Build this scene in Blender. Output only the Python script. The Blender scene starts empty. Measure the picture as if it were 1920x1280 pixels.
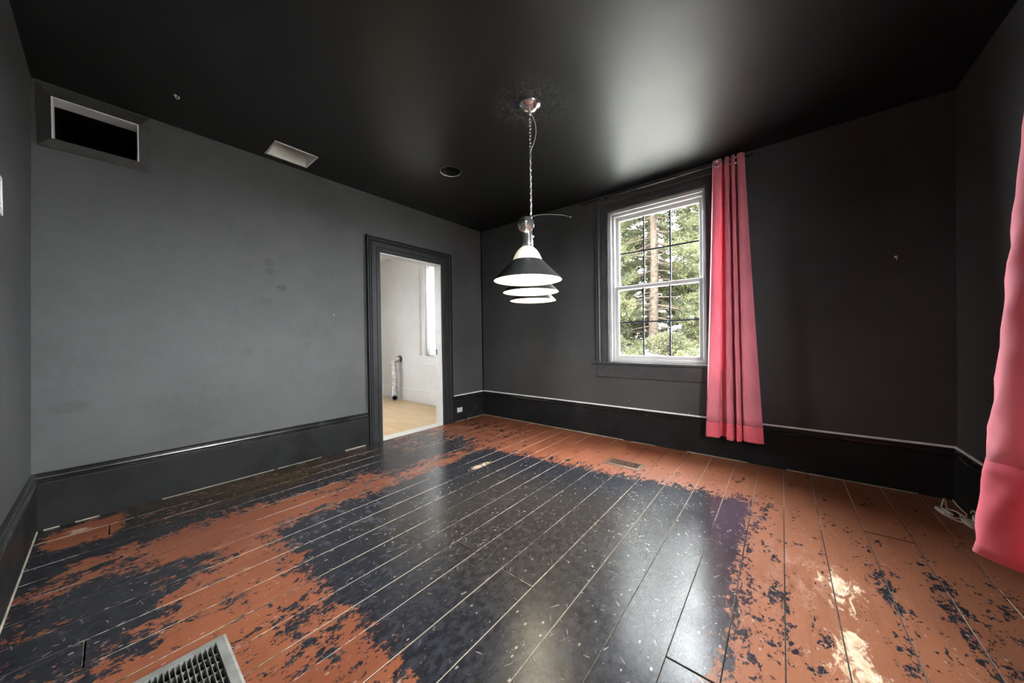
import bpy, bmesh, math, random
import numpy as np
from mathutils import Vector, Matrix

random.seed(7)
rng = np.random.default_rng(7)
SC = bpy.context.scene
COL = SC.collection

# ------------------------------------------------------------------ room numbers (metres)
H = 2.82            # ceiling
XD = 4.53           # right wall (its window is out of frame)
YC = -3.988         # near wall, behind the camera
TW = 0.126          # inner wall thickness
TB = 0.20           # outer wall thickness

# ------------------------------------------------------------------ camera
def make_camera():
    yaw, pit, rol, f = 0.684843, -0.0057584, -0.0139623, 619.94
    fw = Vector((-math.sin(yaw) * math.cos(pit), math.cos(yaw) * math.cos(pit), math.sin(pit)))
    rt = Vector((math.cos(yaw), math.sin(yaw), 0))
    up = rt.cross(fw)
    c, s = math.cos(rol), math.sin(rol)
    r2, u2 = c * rt + s * up, c * up - s * rt
    cam = bpy.data.cameras.new('camera')
    cam.sensor_width = 36.0
    cam.lens = f * 36.0 / 1920.0
    cam.clip_start = 0.02
    cam.clip_end = 500
    o = bpy.data.objects.new('camera', cam)
    M = Matrix(((r2.x, u2.x, -fw.x), (r2.y, u2.y, -fw.y), (r2.z, u2.z, -fw.z))).to_4x4()
    M.translation = Vector((3.5995, -3.69284, 1.15))
    o.matrix_world = M
    COL.objects.link(o)
    SC.camera = o
make_camera()

# ------------------------------------------------------------------ light: overcast sky, exposure
SKY = 72.0
LAMP_W = 5.0
def make_world():
    w = bpy.data.worlds.new('overcast_sky')
    SC.world = w
    w.use_nodes = True
    nt = w.node_tree
    nt.nodes.clear()
    tc = nt.nodes.new('ShaderNodeTexCoord')
    no = nt.nodes.new('ShaderNodeTexNoise')
    no.inputs['Scale'].default_value = 2.5
    no.inputs['Detail'].default_value = 4
    mx = nt.nodes.new('ShaderNodeMix')
    mx.data_type = 'RGBA'
    mx.inputs['A'].default_value = (0.90, 0.95, 1.02, 1)
    mx.inputs['B'].default_value = (1.04, 1.02, 0.99, 1)
    bg = nt.nodes.new('ShaderNodeBackground')
    bg.inputs['Strength'].default_value = SKY
    out = nt.nodes.new('ShaderNodeOutputWorld')
    nt.links.new(tc.outputs['Generated'], no.inputs['Vector'])
    nt.links.new(no.outputs['Fac'], mx.inputs['Factor'])
    nt.links.new(mx.outputs['Result'], bg.inputs['Color'])
    nt.links.new(bg.outputs['Background'], out.inputs['Surface'])
make_world()

SC.view_settings.view_transform = 'Standard'
SC.view_settings.look = 'None'
SC.view_settings.exposure = 0.0
SC.view_settings.gamma = 1.0
SC.view_settings.use_curve_mapping = False
SC.cycles.use_denoising = True
SC.cycles.max_bounces = 8
SC.cycles.diffuse_bounces = 4
SC.cycles.transparent_max_bounces = 12
SC.cycles.sample_clamp_indirect = 12.0

def portal(name, loc, normal, sx, sy):
    """light portal: only guides the sampling of the sky through an opening, gives no light itself"""
    l = bpy.data.lights.new(name, 'AREA')
    l.shape = 'RECTANGLE'
    l.size, l.size_y = sx, sy
    l.cycles.is_portal = True
    o = bpy.data.objects.new(name, l)
    o.location = loc
    o.rotation_euler = Vector(normal).to_track_quat('-Z', 'Z').to_euler()
    COL.objects.link(o)

# ------------------------------------------------------------------ node helper
class NT:
    def __init__(self, mat):
        self.t = mat.node_tree
        self.t.nodes.clear()
    def set(self, node, key, v):
        if v is None:
            return
        s = node.inputs[key]
        if hasattr(v, 'is_output'):
            self.t.links.new(v, s)
        else:
            if s.type == 'RGBA' and len(v) == 3:
                v = (*v, 1)
            s.default_value = v
    def node(self, typ, **kw):
        return self.t.nodes.new(typ)
    def math(self, op, a, b=None, c=None, clamp=False):
        n = self.t.nodes.new('ShaderNodeMath')
        n.operation = op
        n.use_clamp = clamp
        self.set(n, 0, a)
        if b is not None: self.set(n, 1, b)
        if c is not None: self.set(n, 2, c)
        return n.outputs[0]
    def add(self, a, b): return self.math('ADD', a, b)
    def sub(self, a, b): return self.math('SUBTRACT', a, b)
    def mul(self, a, b): return self.math('MULTIPLY', a, b)
    def mx(self, a, b): return self.math('MAXIMUM', a, b)
    def mn(self, a, b): return self.math('MINIMUM', a, b)
    def pos(self):
        return self.t.nodes.new('ShaderNodeNewGeometry').outputs['Position']
    def sep(self, v):
        n = self.t.nodes.new('ShaderNodeSeparateXYZ')
        self.set(n, 0, v)
        return n.outputs
    def mapping(self, v, scale=(1, 1, 1), rot=(0, 0, 0), loc=(0, 0, 0)):
        n = self.t.nodes.new('ShaderNodeMapping')
        self.set(n, 'Vector', v)
        n.inputs['Scale'].default_value = scale
        n.inputs['Rotation'].default_value = rot
        n.inputs['Location'].default_value = loc
        return n.outputs[0]
    def noise(self, v, scale, detail=4, rough=0.55, dist=0.0):
        n = self.t.nodes.new('ShaderNodeTexNoise')
        self.set(n, 'Vector', v)
        n.inputs['Scale'].default_value = scale
        n.inputs['Detail'].default_value = detail
        n.inputs['Roughness'].default_value = rough
        n.inputs['Distortion'].default_value = dist
        return n.outputs['Fac']
    def voronoi(self, v, scale, feature='F1'):
        n = self.t.nodes.new('ShaderNodeTexVoronoi')
        n.feature = feature
        self.set(n, 'Vector', v)
        n.inputs['Scale'].default_value = scale
        return n.outputs
    def rng(self, v, a, b, c=0.0, d=1.0, smooth=True):
        n = self.t.nodes.new('ShaderNodeMapRange')
        n.interpolation_type = 'SMOOTHSTEP' if smooth else 'LINEAR'
        self.set(n, 'Value', v)
        n.inputs['From Min'].default_value = a
        n.inputs['From Max'].default_value = b
        n.inputs['To Min'].default_value = c
        n.inputs['To Max'].default_value = d
        return n.outputs[0]
    def mix(self, f, a, b):
        n = self.t.nodes.new('ShaderNodeMix')
        n.data_type = 'RGBA'
        self.set(n, 'Factor', f)
        self.set(n, 6, a)
        self.set(n, 7, b)
        return n.outputs[2]
    def blob(self, p, c, r, amp=1.0, soft=1.0):
        """soft ellipse around c, amp in the middle, 0 at r"""
        v = self.t.nodes.new('ShaderNodeVectorMath'); v.operation = 'SUBTRACT'
        self.set(v, 0, p); v.inputs[1].default_value = c
        d = self.t.nodes.new('ShaderNodeVectorMath'); d.operation = 'DIVIDE'
        self.t.links.new(v.outputs[0], d.inputs[0]); d.inputs[1].default_value = r
        l = self.t.nodes.new('ShaderNodeVectorMath'); l.operation = 'LENGTH'
        self.t.links.new(d.outputs[0], l.inputs[0])
        return self.rng(l.outputs['Value'], 1.0, 1.0 - soft, 0.0, amp)
    def bump(self, h, strength=0.2, dist=0.01):
        n = self.t.nodes.new('ShaderNodeBump')
        n.inputs['Strength'].default_value = strength
        n.inputs['Distance'].default_value = dist
        self.set(n, 'Height', h)
        return n.outputs[0]
    def principled(self, **kw):
        n = self.t.nodes.new('ShaderNodeBsdfPrincipled')
        for k, v in kw.items():
            self.set(n, k.replace('_', ' '), v)
        return n.outputs[0]
    def out(self, s):
        n = self.t.nodes.new('ShaderNodeOutputMaterial')
        self.t.links.new(s, n.inputs['Surface'])

def newmat(name):
    m = bpy.data.materials.new(name)
    m.use_nodes = True
    return m, NT(m)

def paint(name, col, rough=0.5, spec=0.5, metal=0.0, var=0.12, scale=6.0, bump=0.0, bscale=60.0, emit=None, estr=0.0):
    """plain procedural surface: colour with mottling, slight relief"""
    m, N = newmat(name)
    p = N.pos()
    n1 = N.noise(p, scale, 5, 0.6)
    lo = tuple(max(0.0, c * (1 - var)) for c in col)
    hi = tuple(min(1.0, c * (1 + var)) for c in col)
    c = N.mix(N.rng(n1, 0.3, 0.7), lo, hi)
    nrm = N.bump(N.noise(p, bscale, 3), bump, 0.004) if bump else None
    kw = dict(Base_Color=c, Roughness=N.rng(n1, 0.25, 0.75, max(0.02, rough - 0.06), rough + 0.06), Metallic=metal, Specular_IOR_Level=spec, Normal=nrm)
    if emit is not None:
        kw['Emission_Color'] = emit
        kw['Emission_Strength'] = estr
    N.out(N.principled(**kw))
    return m

# ------------------------------------------------------------------ materials
def wall_mat(name, col, stains=()):
    m, N = newmat(name)
    p = N.pos()
    n1 = N.noise(p, 1.3, 6, 0.62)
    n2 = N.noise(p, 26.0, 4, 0.6)
    n3 = N.noise(N.mapping(p, (1, 1, 4.0)), 0.9, 4, 0.6)
    c = N.mix(N.rng(n1, 0.3, 0.7), tuple(x * 0.76 for x in col), tuple(x * 1.20 for x in col))
    c = N.mix(N.mul(N.rng(n3, 0.45, 0.75), 0.35), c, tuple(x * 1.25 for x in col))
    c = N.mix(N.mul(N.rng(n2, 0.35, 0.7), 0.25), c, tuple(x * 1.2 for x in col))
    for (cc, r, a) in stains:
        c = N.mix(N.mul(N.mul(N.blob(p, cc, r, 1.0, 0.5), N.rng(n2, 0.25, 0.6)), a), c, tuple(x * 0.55 for x in col))
    # small chips that show the white plaster
    vo = N.voronoi(p, 7.0)
    n4 = N.noise(p, 3.0, 2)
    chip = N.mul(N.math('LESS_THAN', vo['Distance'], 0.035), N.math('GREATER_THAN', n4, 0.60))
    c = N.mix(N.mul(chip, 0.7), c, (0.5, 0.5, 0.48))
    nrm = N.bump(N.noise(p, 90, 4), 0.12, 0.004)
    N.out(N.principled(Base_Color=c, Roughness=N.rng(n1, 0.3, 0.7, 0.50, 0.64), Specular_IOR_Level=0.35, Normal=nrm))
    return m

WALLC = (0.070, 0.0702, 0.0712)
M_WALL_A = wall_mat('charcoal_wall_paint_left', WALLC, [
    ((0, -2.755, 1.88), (0.3, 0.055, 0.05), 0.5), ((0, -2.75, 1.80), (0.3, 0.045, 0.035), 0.5), ((0, -2.66, 1.66), (0.3, 0.05, 0.035), 0.7),
    ((0, -2.79, 1.52), (0.3, 0.07, 0.05), 0.35), ((0, -2.93, 1.08), (0.3, 0.05, 0.035), 0.35), ((0, -2.45, 1.13), (0.3, 0.04, 0.035), 0.35),
    ((0, -3.85, 0.75), (0.3, 0.12, 0.05), 0.4)])
M_WALL_DIM = wall_mat('charcoal_wall_paint_dimmed', tuple(x * 0.78 for x in WALLC))  # left wall's paint, darkened in place of weaker light on these walls
M_TRIM = paint('charcoal_gloss_trim', (0.023, 0.023, 0.024), 0.46, 0.20, 0, 0.18, 9, 0.08, 50)
M_TRIM_LIT = paint('charcoal_trim_lit_tone', (0.055, 0.055, 0.057), 0.38, 0.4, 0, 0.18, 9, 0.08, 50)  # copy of the trim paint, lightened to stand in for light on it
M_FRAMEP = paint('charcoal_frame_paint', (0.050, 0.049, 0.047), 0.5, 0.35, 0, 0.2, 9, 0.08, 50)
M_BASE = paint('black_baseboard_paint', (0.014, 0.014, 0.0145), 0.46, 0.14, 0, 0.25, 5, 0.1, 50)
M_CAP = paint('black_gloss_moulding_paint', (0.012, 0.012, 0.0125), 0.24, 0.5, 0, 0.25, 5, 0.1, 50)

def ceiling_mat():
    m, N = newmat('black_satin_ceiling')
    p = N.pos()
    n1 = N.noise(p, 1.1, 6, 0.6)
    n2 = N.noise(N.mapping(p, (1, 1, 1)), 22.0, 5, 0.7, 1.5)
    c = N.mix(N.rng(n1, 0.3, 0.7), (0.005, 0.005, 0.005), (0.009, 0.009, 0.009))
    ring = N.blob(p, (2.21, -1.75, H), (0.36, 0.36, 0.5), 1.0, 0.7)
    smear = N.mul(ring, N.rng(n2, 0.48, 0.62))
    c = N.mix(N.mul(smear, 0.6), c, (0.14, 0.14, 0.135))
    vo = N.voronoi(p, 5.0)
    chip = N.mul(N.math('LESS_THAN', vo['Distance'], 0.025), N.math('GREATER_THAN', N.noise(p, 2.1, 2), 0.6))
    c = N.mix(N.mul(chip, 0.6), c, (0.4, 0.4, 0.38))
    nrm = N.bump(N.noise(p, 75, 4), 0.1, 0.004)
    N.out(N.principled(Base_Color=c, Roughness=N.rng(n1, 0.3, 0.7, 0.38, 0.45), Specular_IOR_Level=0.74, Normal=nrm))
    return m
M_CEIL = ceiling_mat()

def floor_mat():
    m, N = newmat('worn_red_and_black_floor_paint')
    p = N.pos()
    x, y, _ = N.sep(p)
    ps = N.mapping(p, (1.0, 0.58, 1.0))
    nA = N.noise(ps, 11.0, 10, 0.70, 0.4)
    nB = N.noise(p, 1.9, 5, 0.6)
    nC = N.noise(ps, 34.0, 6, 0.7)
    nL = N.noise(N.mapping(p, (1.0, 0.10, 1.0)), 13.0, 5, 0.65)
    # where a rug lay the boards stayed black
    ytop = N.add(N.mul(N.sub(x, 1.1), 0.125), -1.16)
    d = N.mx(N.mx(N.sub(x, 3.44), N.sub(1.16, x)), N.mx(N.sub(y, ytop), N.sub(-3.06, y)))
    rect = N.math('MINIMUM', N.math('MAXIMUM', N.mx(N.mul(d, -8.0), N.mn(N.mul(d, -2.8), 0.0)), -1.2), 1.9)
    def zone(x0, x1, y0, y1, amp, soft):
        dd = N.mx(N.mx(N.sub(x, x1), N.sub(x0, x)), N.mx(N.sub(y, y1), N.sub(y0, y)))
        return N.rng(dd, soft, -soft, 0.0, amp)
    nD = N.noise(ps, 30.0, 6, 0.72, 0.6)
    zones = [(-1, 0.74, -5, -1.85, 1.05, 0.16), (-1, 0.92, -2.15, -1.05, 0.78, 0.20), (0.72, 1.15, -2.7, -1.15, 0.36, 0.12), (0.42, 1.72, -5, -3.60, 0.95, 0.12),
             (0.10, 0.50, -3.93, -3.66, -1.35, 0.07), (0.66, 0.80, -3.86, -3.60, -1.2, 0.05), (0.84, 0.99, -3.95, -3.66, -0.6, 0.06),
             (1.9, 2.7, -5, -3.12, 0.26, 0.10), (0.1, 1.3, -1.05, -0.35, 0.30, 0.2), (1.05, 1.35, -3.55, -3.25, 0.32, 0.10),
             (1.12, 1.36, -3.78, -3.36, 0.55, 0.09), (1.36, 1.52, -3.9, -3.52, 0.5, 0.09), (1.5, 2.5, -3.25, -3.02, 0.22, 0.08), (3.90, 3.99, -3, -0.9, 0.22, 0.05), (4.12, 4.20, -3, -1.2, 0.28, 0.05), (4.20, 4.38, -1.8, -1.2, 0.26, 0.12), (3.45, 3.60, -3.2, -1.7, 0.24, 0.06), (-1, 0.16, -5, -3.84, 0.4, 0.05)]
    f = N.add(-0.53, N.rng(x, 3.4, 3.6, 0.0, 0.08))
    for zz in zones:
        f = N.add(f, zone(*zz))
    pot = N.mx(rect, f)
    val = N.add(N.add(pot, N.add(N.mul(N.sub(nA, 0.5), 2.4), N.add(N.mul(N.sub(nD, 0.5), 2.7), N.mul(N.sub(N.noise(ps, 75.0, 4, 0.7), 0.5), 1.6)))), N.add(N.mul(N.sub(nB, 0.5), 1.1), N.mul(N.sub(nL, 0.5), 1.0)))
    dark = N.rng(val, -0.04, 0.04)
    # colours
    red = N.mix(N.rng(nB, 0.35, 0.65), (0.215, 0.062, 0.030), (0.290, 0.092, 0.043))
    red = N.mix(N.mul(N.rng(nC, 0.5, 0.75), 0.45), red, (0.32, 0.125, 0.072))
    red = N.mix(N.mul(N.rng(N.noise(ps, 55.0, 5, 0.7), 0.54, 0.70), 0.6), red, (0.15, 0.052, 0.030))
    red = N.mix(N.mul(N.rng(x, 2.4, 3.8), 0.55), red, (0.235, 0.104, 0.056))
    streak = N.noise(N.mapping(p, (1.0, 0.06, 1.0)), 45.0, 5, 0.65)
    red = N.mix(N.mul(N.rng(streak, 0.48, 0.68), 0.45), red, (0.155, 0.058, 0.030))
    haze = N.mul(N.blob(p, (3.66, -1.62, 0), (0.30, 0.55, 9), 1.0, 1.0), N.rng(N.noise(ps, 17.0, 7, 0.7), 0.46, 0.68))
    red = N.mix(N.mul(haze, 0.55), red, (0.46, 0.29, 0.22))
    blk = N.mix(N.rng(nC, 0.35, 0.80), (0.012, 0.012, 0.016), (0.050, 0.051, 0.061))
    core = N.rng(d, -0.15, -0.75)
    blk = N.mix(N.mul(core, 0.9), blk, N.mix(N.rng(nC, 0.4, 0.7), (0.032, 0.027, 0.023), (0.058, 0.050, 0.044)))
    olive = N.blob(p, (0.15, -2.9, 0), (0.62, 1.5, 9), 1.0, 0.8)
    blk = N.mix(N.mul(olive, 0.8), blk, N.mix(N.rng(nL, 0.45, 0.65), (0.030, 0.020, 0.008), (0.105, 0.055, 0.018)))
    violet = N.blob(p, (3.35, -1.15, 0), (0.16, 0.5, 9), 1.0, 0.6)
    blk = N.mix(N.mul(violet, 0.35), blk, (0.065, 0.050, 0.085))
    col = N.mix(dark, red, blk)
    # dusty scuffs on the black near its left rim
    scuff = N.mul(N.blob(p, (1.3, -2.5, 0), (0.6, 1.2, 9), 1.0, 0.8), N.rng(N.noise(p, 9.0, 6, 0.7), 0.50, 0.72))
    col = N.mix(N.mul(scuff, 0.55), col, (0.17, 0.175, 0.215))
    # bare wood
    worn = N.add(N.add(N.blob(p, (3.80, -1.58, 0), (0.17, 0.26, 9), 1.0, 1.0), N.blob(p, (3.80, -2.02, 0), (0.12, 0.42, 9), 1.1, 1.0)),
                 N.add(N.blob(p, (3.72, -2.22, 0), (0.07, 0.30, 9), 0.5, 1.0), N.add(N.blob(p, (1.45, -1.55, 0), (0.10, 0.24, 9), 1.0, 1.0), N.blob(p, (0.20, -3.80, 0), (0.13, 0.16, 9), 0.9, 1.0))))
    wn = N.noise(N.mapping(p, (1.0, 0.45, 1.0)), 21.0, 9, 0.74, 0.9)
    bare = N.rng(N.add(worn, N.mul(N.sub(wn, 0.5), 3.4)), 0.66, 1.05)
    bare = N.mul(bare, N.math('GREATER_THAN', worn, 0.02))
    col = N.mix(bare, col, N.mix(N.rng(nC, 0.35, 0.65), (0.50, 0.34, 0.20), (0.72, 0.58, 0.44)))
    # specks and scratches
    wp = N.mapping(p, (1, 0.6, 1), (0, 0, 0.35))
    vo = N.voronoi(wp, 24.0)
    spk = N.mul(N.math('LESS_THAN', vo['Distance'], 0.11), N.math('GREATER_THAN', N.noise(p, 8.0, 3), 0.48))
    vo2 = N.voronoi(N.mapping(p, (1, 1, 1), (0, 0, 1.0)), 60.0)
    spk2 = N.mul(N.math('LESS_THAN', vo2['Distance'], 0.12), N.math('GREATER_THAN', N.noise(p, 14.0, 3), 0.62))
    sc = None
    for ang, sd in ((0.5, 0.0), (-0.6, 3.1), (1.35, 7.7), (2.2, 11.0)):
        q = N.mapping(N.mapping(p, (1, 1, 1), (0, 0, ang)), (9.0, 1.0, 1), (0, 0, 0), (sd, sd, 0))
        s = N.math('GREATER_THAN', N.noise(q, 14.0, 1, 0.4, 0.2), 0.765)
        sc = s if sc is None else N.mx(sc, s)
    mk = N.mx(N.mx(spk, spk2), sc)
    col = N.mix(N.mul(mk, 0.40), col, (0.55, 0.49, 0.44))
    grain = N.noise(N.mapping(p, (1, 0.05, 1)), 120.0, 3)
    rough = N.add(N.mul(dark, -0.12), N.rng(nB, 0.3, 0.7, 0.33, 0.40))
    rough = N.add(rough, N.mul(bare, 0.2))
    h = N.add(N.mul(dark, 0.15), N.add(N.mul(grain, 0.5), N.mul(N.noise(p, 70, 3), 0.6)))
    N.out(N.principled(Base_Color=col, Roughness=rough, Specular_IOR_Level=0.55, Normal=N.bump(h, 0.08, 0.003)))
    return m
M_FLOOR = floor_mat()

def edge_mat():
    m, N = newmat('bare_plank_edge')
    p = N.pos()
    x, y, _ = N.sep(p)
    n = N.noise(N.mapping(p, (1.0, 0.5, 1)), 6.0, 5, 0.65)
    n2 = N.noise(p, 0.9, 2)
    t = N.rng(N.add(N.mul(N.add(n, N.noise(p, 30.0, 3)), 0.5), N.mul(N.sub(n2, 0.5), 1.2)), 0.40, 0.60, 0.0, 0.85)
    darkside = N.mul(N.rng(x, 2.75, 3.05), N.rng(y, -1.3, -1.8))
    t = N.mul(t, N.add(N.mul(darkside, -0.75), 1.0))
    c = N.mix(t, (0.03, 0.022, 0.018), (0.52, 0.42, 0.32))
    N.out(N.principled(Base_Color=c, Roughness=0.7))
    return m
M_EDGE = edge_mat()
M_SUB = paint('dark_subfloor', (0.03, 0.025, 0.02), 0.8)

M_KWALL = paint('white_kitchen_wall', (0.70, 0.70, 0.70), 0.6, 0.4, 0, 0.05, 1.5, 0.06, 40)
M_KTRIM = paint('white_kitchen_trim', (0.72, 0.72, 0.72), 0.4, 0.5, 0, 0.04, 3)
M_KCEIL = paint('white_kitchen_ceiling', (0.74, 0.74, 0.74), 0.7)
M_OUT = paint('pale_outside_siding', (0.55, 0.54, 0.50), 0.7)
M_REVEAL = paint('white_jamb_paint', (0.62, 0.62, 0.61), 0.45, 0.5, 0, 0.05, 4)
def kfloor_mat():
    m, N = newmat('light_oak_floor')
    p = N.pos()
    n = N.noise(N.mapping(p, (0.25, 3.0, 1)), 6.0, 6, 0.6)
    n2 = N.noise(p, 1.4, 3)
    c = N.mix(N.rng(n, 0.3, 0.7), (0.50, 0.33, 0.16), (0.62, 0.45, 0.27))
    c = N.mix(N.mul(N.rng(n2, 0.4, 0.65), 0.5), c, (0.62, 0.50, 0.40))
    N.out(N.principled(Base_Color=c, Roughness=0.45))
    return m
M_KFLOOR = kfloor_mat()
M_WHITE = paint('white_vinyl', (0.60, 0.60, 0.60), 0.35, 0.5, 0, 0.03, 4)
M_SILVERWOOD = paint('grey_white_window_stop', (0.33, 0.33, 0.33), 0.45, 0.5, 0, 0.06, 5)
M_MUNTIN = paint('slate_blue_muntin', (0.022, 0.026, 0.055), 0.5, 0.5, 0, 0.1, 8)
M_CHROME = paint('polished_chrome', (0.92, 0.92, 0.92), 0.17, 0.5, 0.95, 0.05, 20)
M_STEEL = paint('dull_grey_metal', (0.27, 0.27, 0.25), 0.42, 0.5, 0.2, 0.25, 14, 0.15, 80)
M_TIN = paint('galvanised_tin', (0.86, 0.85, 0.80), 0.45, 0.5, 0.1, 0.12, 9)
M_BLACKIN = paint('black_void', (0.004, 0.004, 0.004), 0.9, 0.1)
M_RACE = paint('white_plastic_raceway', (0.88, 0.88, 0.88), 0.35, 0.5, 0, 0.03, 6)
M_PLASTIC = paint('off_white_plastic', (0.66, 0.65, 0.62), 0.4, 0.5, 0, 0.06, 8)
M_CREAMCORD = paint('cream_cord', (0.62, 0.58, 0.48), 0.45, 0.5, 0, 0.06, 9)
M_BLACKCORD = paint('black_cord', (0.03, 0.03, 0.03), 0.25, 0.6)
M_RODM = paint('dark_grey_rod', (0.13, 0.13, 0.13), 0.28, 0.5, 0.6)
M_REGB = paint('brown_register_metal', (0.13, 0.075, 0.05), 0.45, 0.5, 0.3, 0.2, 20)
M_SHADEOUT = paint('black_enamel_shade', (0.032, 0.032, 0.032), 0.36, 0.5, 0, 0.1, 9)
M_SHADEIN = paint('white_enamel_shade_lining', (0.85, 0.83, 0.74), 0.4, 0.4, 0, 0.02, 5)
M_DOME = paint('cream_glass_dome_lit', (0.8, 0.77, 0.62), 0.25, 0.5, 0, 0.02, 5, 0, 60, (1.0, 0.93, 0.68, 1), 0.62)
M_BULB = paint('lit_bulb', (0.9, 0.9, 0.85), 0.3, 0.5, 0, 0.02, 5, 0, 60, (1.0, 0.92, 0.72, 1), 9.0)
M_CAULK = paint('pale_floor_gap_filler', (0.28, 0.25, 0.20), 0.7, 0.3, 0, 0.3, 12)
M_FOIL = paint('aluminium_foil_duct', (0.62, 0.62, 0.63), 0.30, 0.5, 0.6, 0.08, 30)
M_RUST = paint('rusty_brown_collar', (0.09, 0.035, 0.02), 0.7)
M_BARK = paint('brown_bark', (0.036, 0.026, 0.019), 0.9, 0.2, 0, 0.5, 9)
M_GROUND = paint('dry_pale_grass', (0.19, 0.185, 0.165), 0.9, 0.2, 0, 0.4, 1.2)

def cloth_mat(name, col, trans):
    m, N = newmat(name)
    p = N.pos()
    n = N.noise(N.mapping(p, (1, 1, 0.3)), 7.0, 5, 0.6)
    c = N.mix(N.rng(n, 0.3, 0.7), tuple(x * 0.9 for x in col), tuple(min(1, x * 1.1) for x in col))
    b = N.bump(N.noise(p, 380, 2), 0.12, 0.002)
    s1 = N.principled(Base_Color=c, Roughness=0.72, Specular_IOR_Level=0.25, Sheen_Weight=0.25, Normal=b)
    t = N.node('ShaderNodeBsdfTranslucent')
    N.set(t, 'Color', c)
    mx = N.node('ShaderNodeMixShader')
    mx.inputs[0].default_value = trans
    N.t.links.new(s1, mx.inputs[1]); N.t.links.new(t.outputs[0], mx.inputs[2])
    N.out(mx.outputs[0])
    return m
M_CURT = cloth_mat('coral_pink_cloth', (0.93, 0.32, 0.40), 0.38)
M_HEM = cloth_mat('coral_pink_doubled_hem', (0.90, 0.17, 0.24), 0.26)
M_SHEER = cloth_mat('white_sheer_cloth', (0.9, 0.9, 0.9), 0.65)

def glass_mat():
    m, N = newmat('window_glass')
    p = N.pos()
    tr = N.node('ShaderNodeBsdfTransparent')
    tr.inputs['Color'].default_value = (0.93, 0.95, 0.95, 1)
    gl = N.node('ShaderNodeBsdfGlossy')
    gl.inputs['Roughness'].default_value = 0.02
    # Schlick reflectance of one face, the same from either side (a thin pane)
    ge = N.node('ShaderNodeNewGeometry')
    dt = N.node('ShaderNodeVectorMath'); dt.operation = 'DOT_PRODUCT'
    N.t.links.new(ge.outputs['Normal'], dt.inputs[0]); N.t.links.new(ge.outputs['Incoming'], dt.inputs[1])
    om = N.sub(1.0, N.math('ABSOLUTE', dt.outputs['Value']))
    fr = N.add(0.035, N.mul(N.math('POWER', om, 5.0), 0.8))
    mx = N.node('ShaderNodeMixShader')
    N.t.links.new(N.mul(fr, N.rng(N.noise(p, 3.0, 3), 0.3, 0.7, 0.85, 1.0)), mx.inputs[0])
    N.t.links.new(tr.outputs[0], mx.inputs[1]); N.t.links.new(gl.outputs[0], mx.inputs[2])
    N.out(mx.outputs[0])
    return m
M_GLASS = glass_mat()

def needle_mat(name, a, b, c3):
    m, N = newmat(name)
    p = N.pos()
    n = N.noise(p, 1.6, 4)
    n2 = N.noise(p, 14.0, 3)
    c = N.mix(N.rng(n, 0.35, 0.65), a, b)
    c = N.mix(N.mul(N.rng(n2, 0.45, 0.7), 0.6), c, c3)
    s1 = N.principled(Base_Color=c, Roughness=0.7, Specular_IOR_Level=0.2)
    t = N.node('ShaderNodeBsdfTranslucent')
    N.set(t, 'Color', c)
    mx = N.node('ShaderNodeMixShader')
    mx.inputs[0].default_value = 0.3
    N.t.links.new(s1, mx.inputs[1]); N.t.links.new(t.outputs[0], mx.inputs[2])
    N.out(mx.outputs[0])
    return m
M_NEEDLE = needle_mat('spruce_needles', (0.032, 0.038, 0.018), (0.064, 0.065, 0.028), (0.095, 0.088, 0.045))
M_NEEDLE2 = needle_mat('grey_green_needles', (0.032, 0.040, 0.030), (0.058, 0.065, 0.045), (0.085, 0.086, 0.060))
M_LEAF = needle_mat('pale_shrub_leaves', (0.032, 0.036, 0.018), (0.052, 0.050, 0.026), (0.075, 0.064, 0.040))

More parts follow.
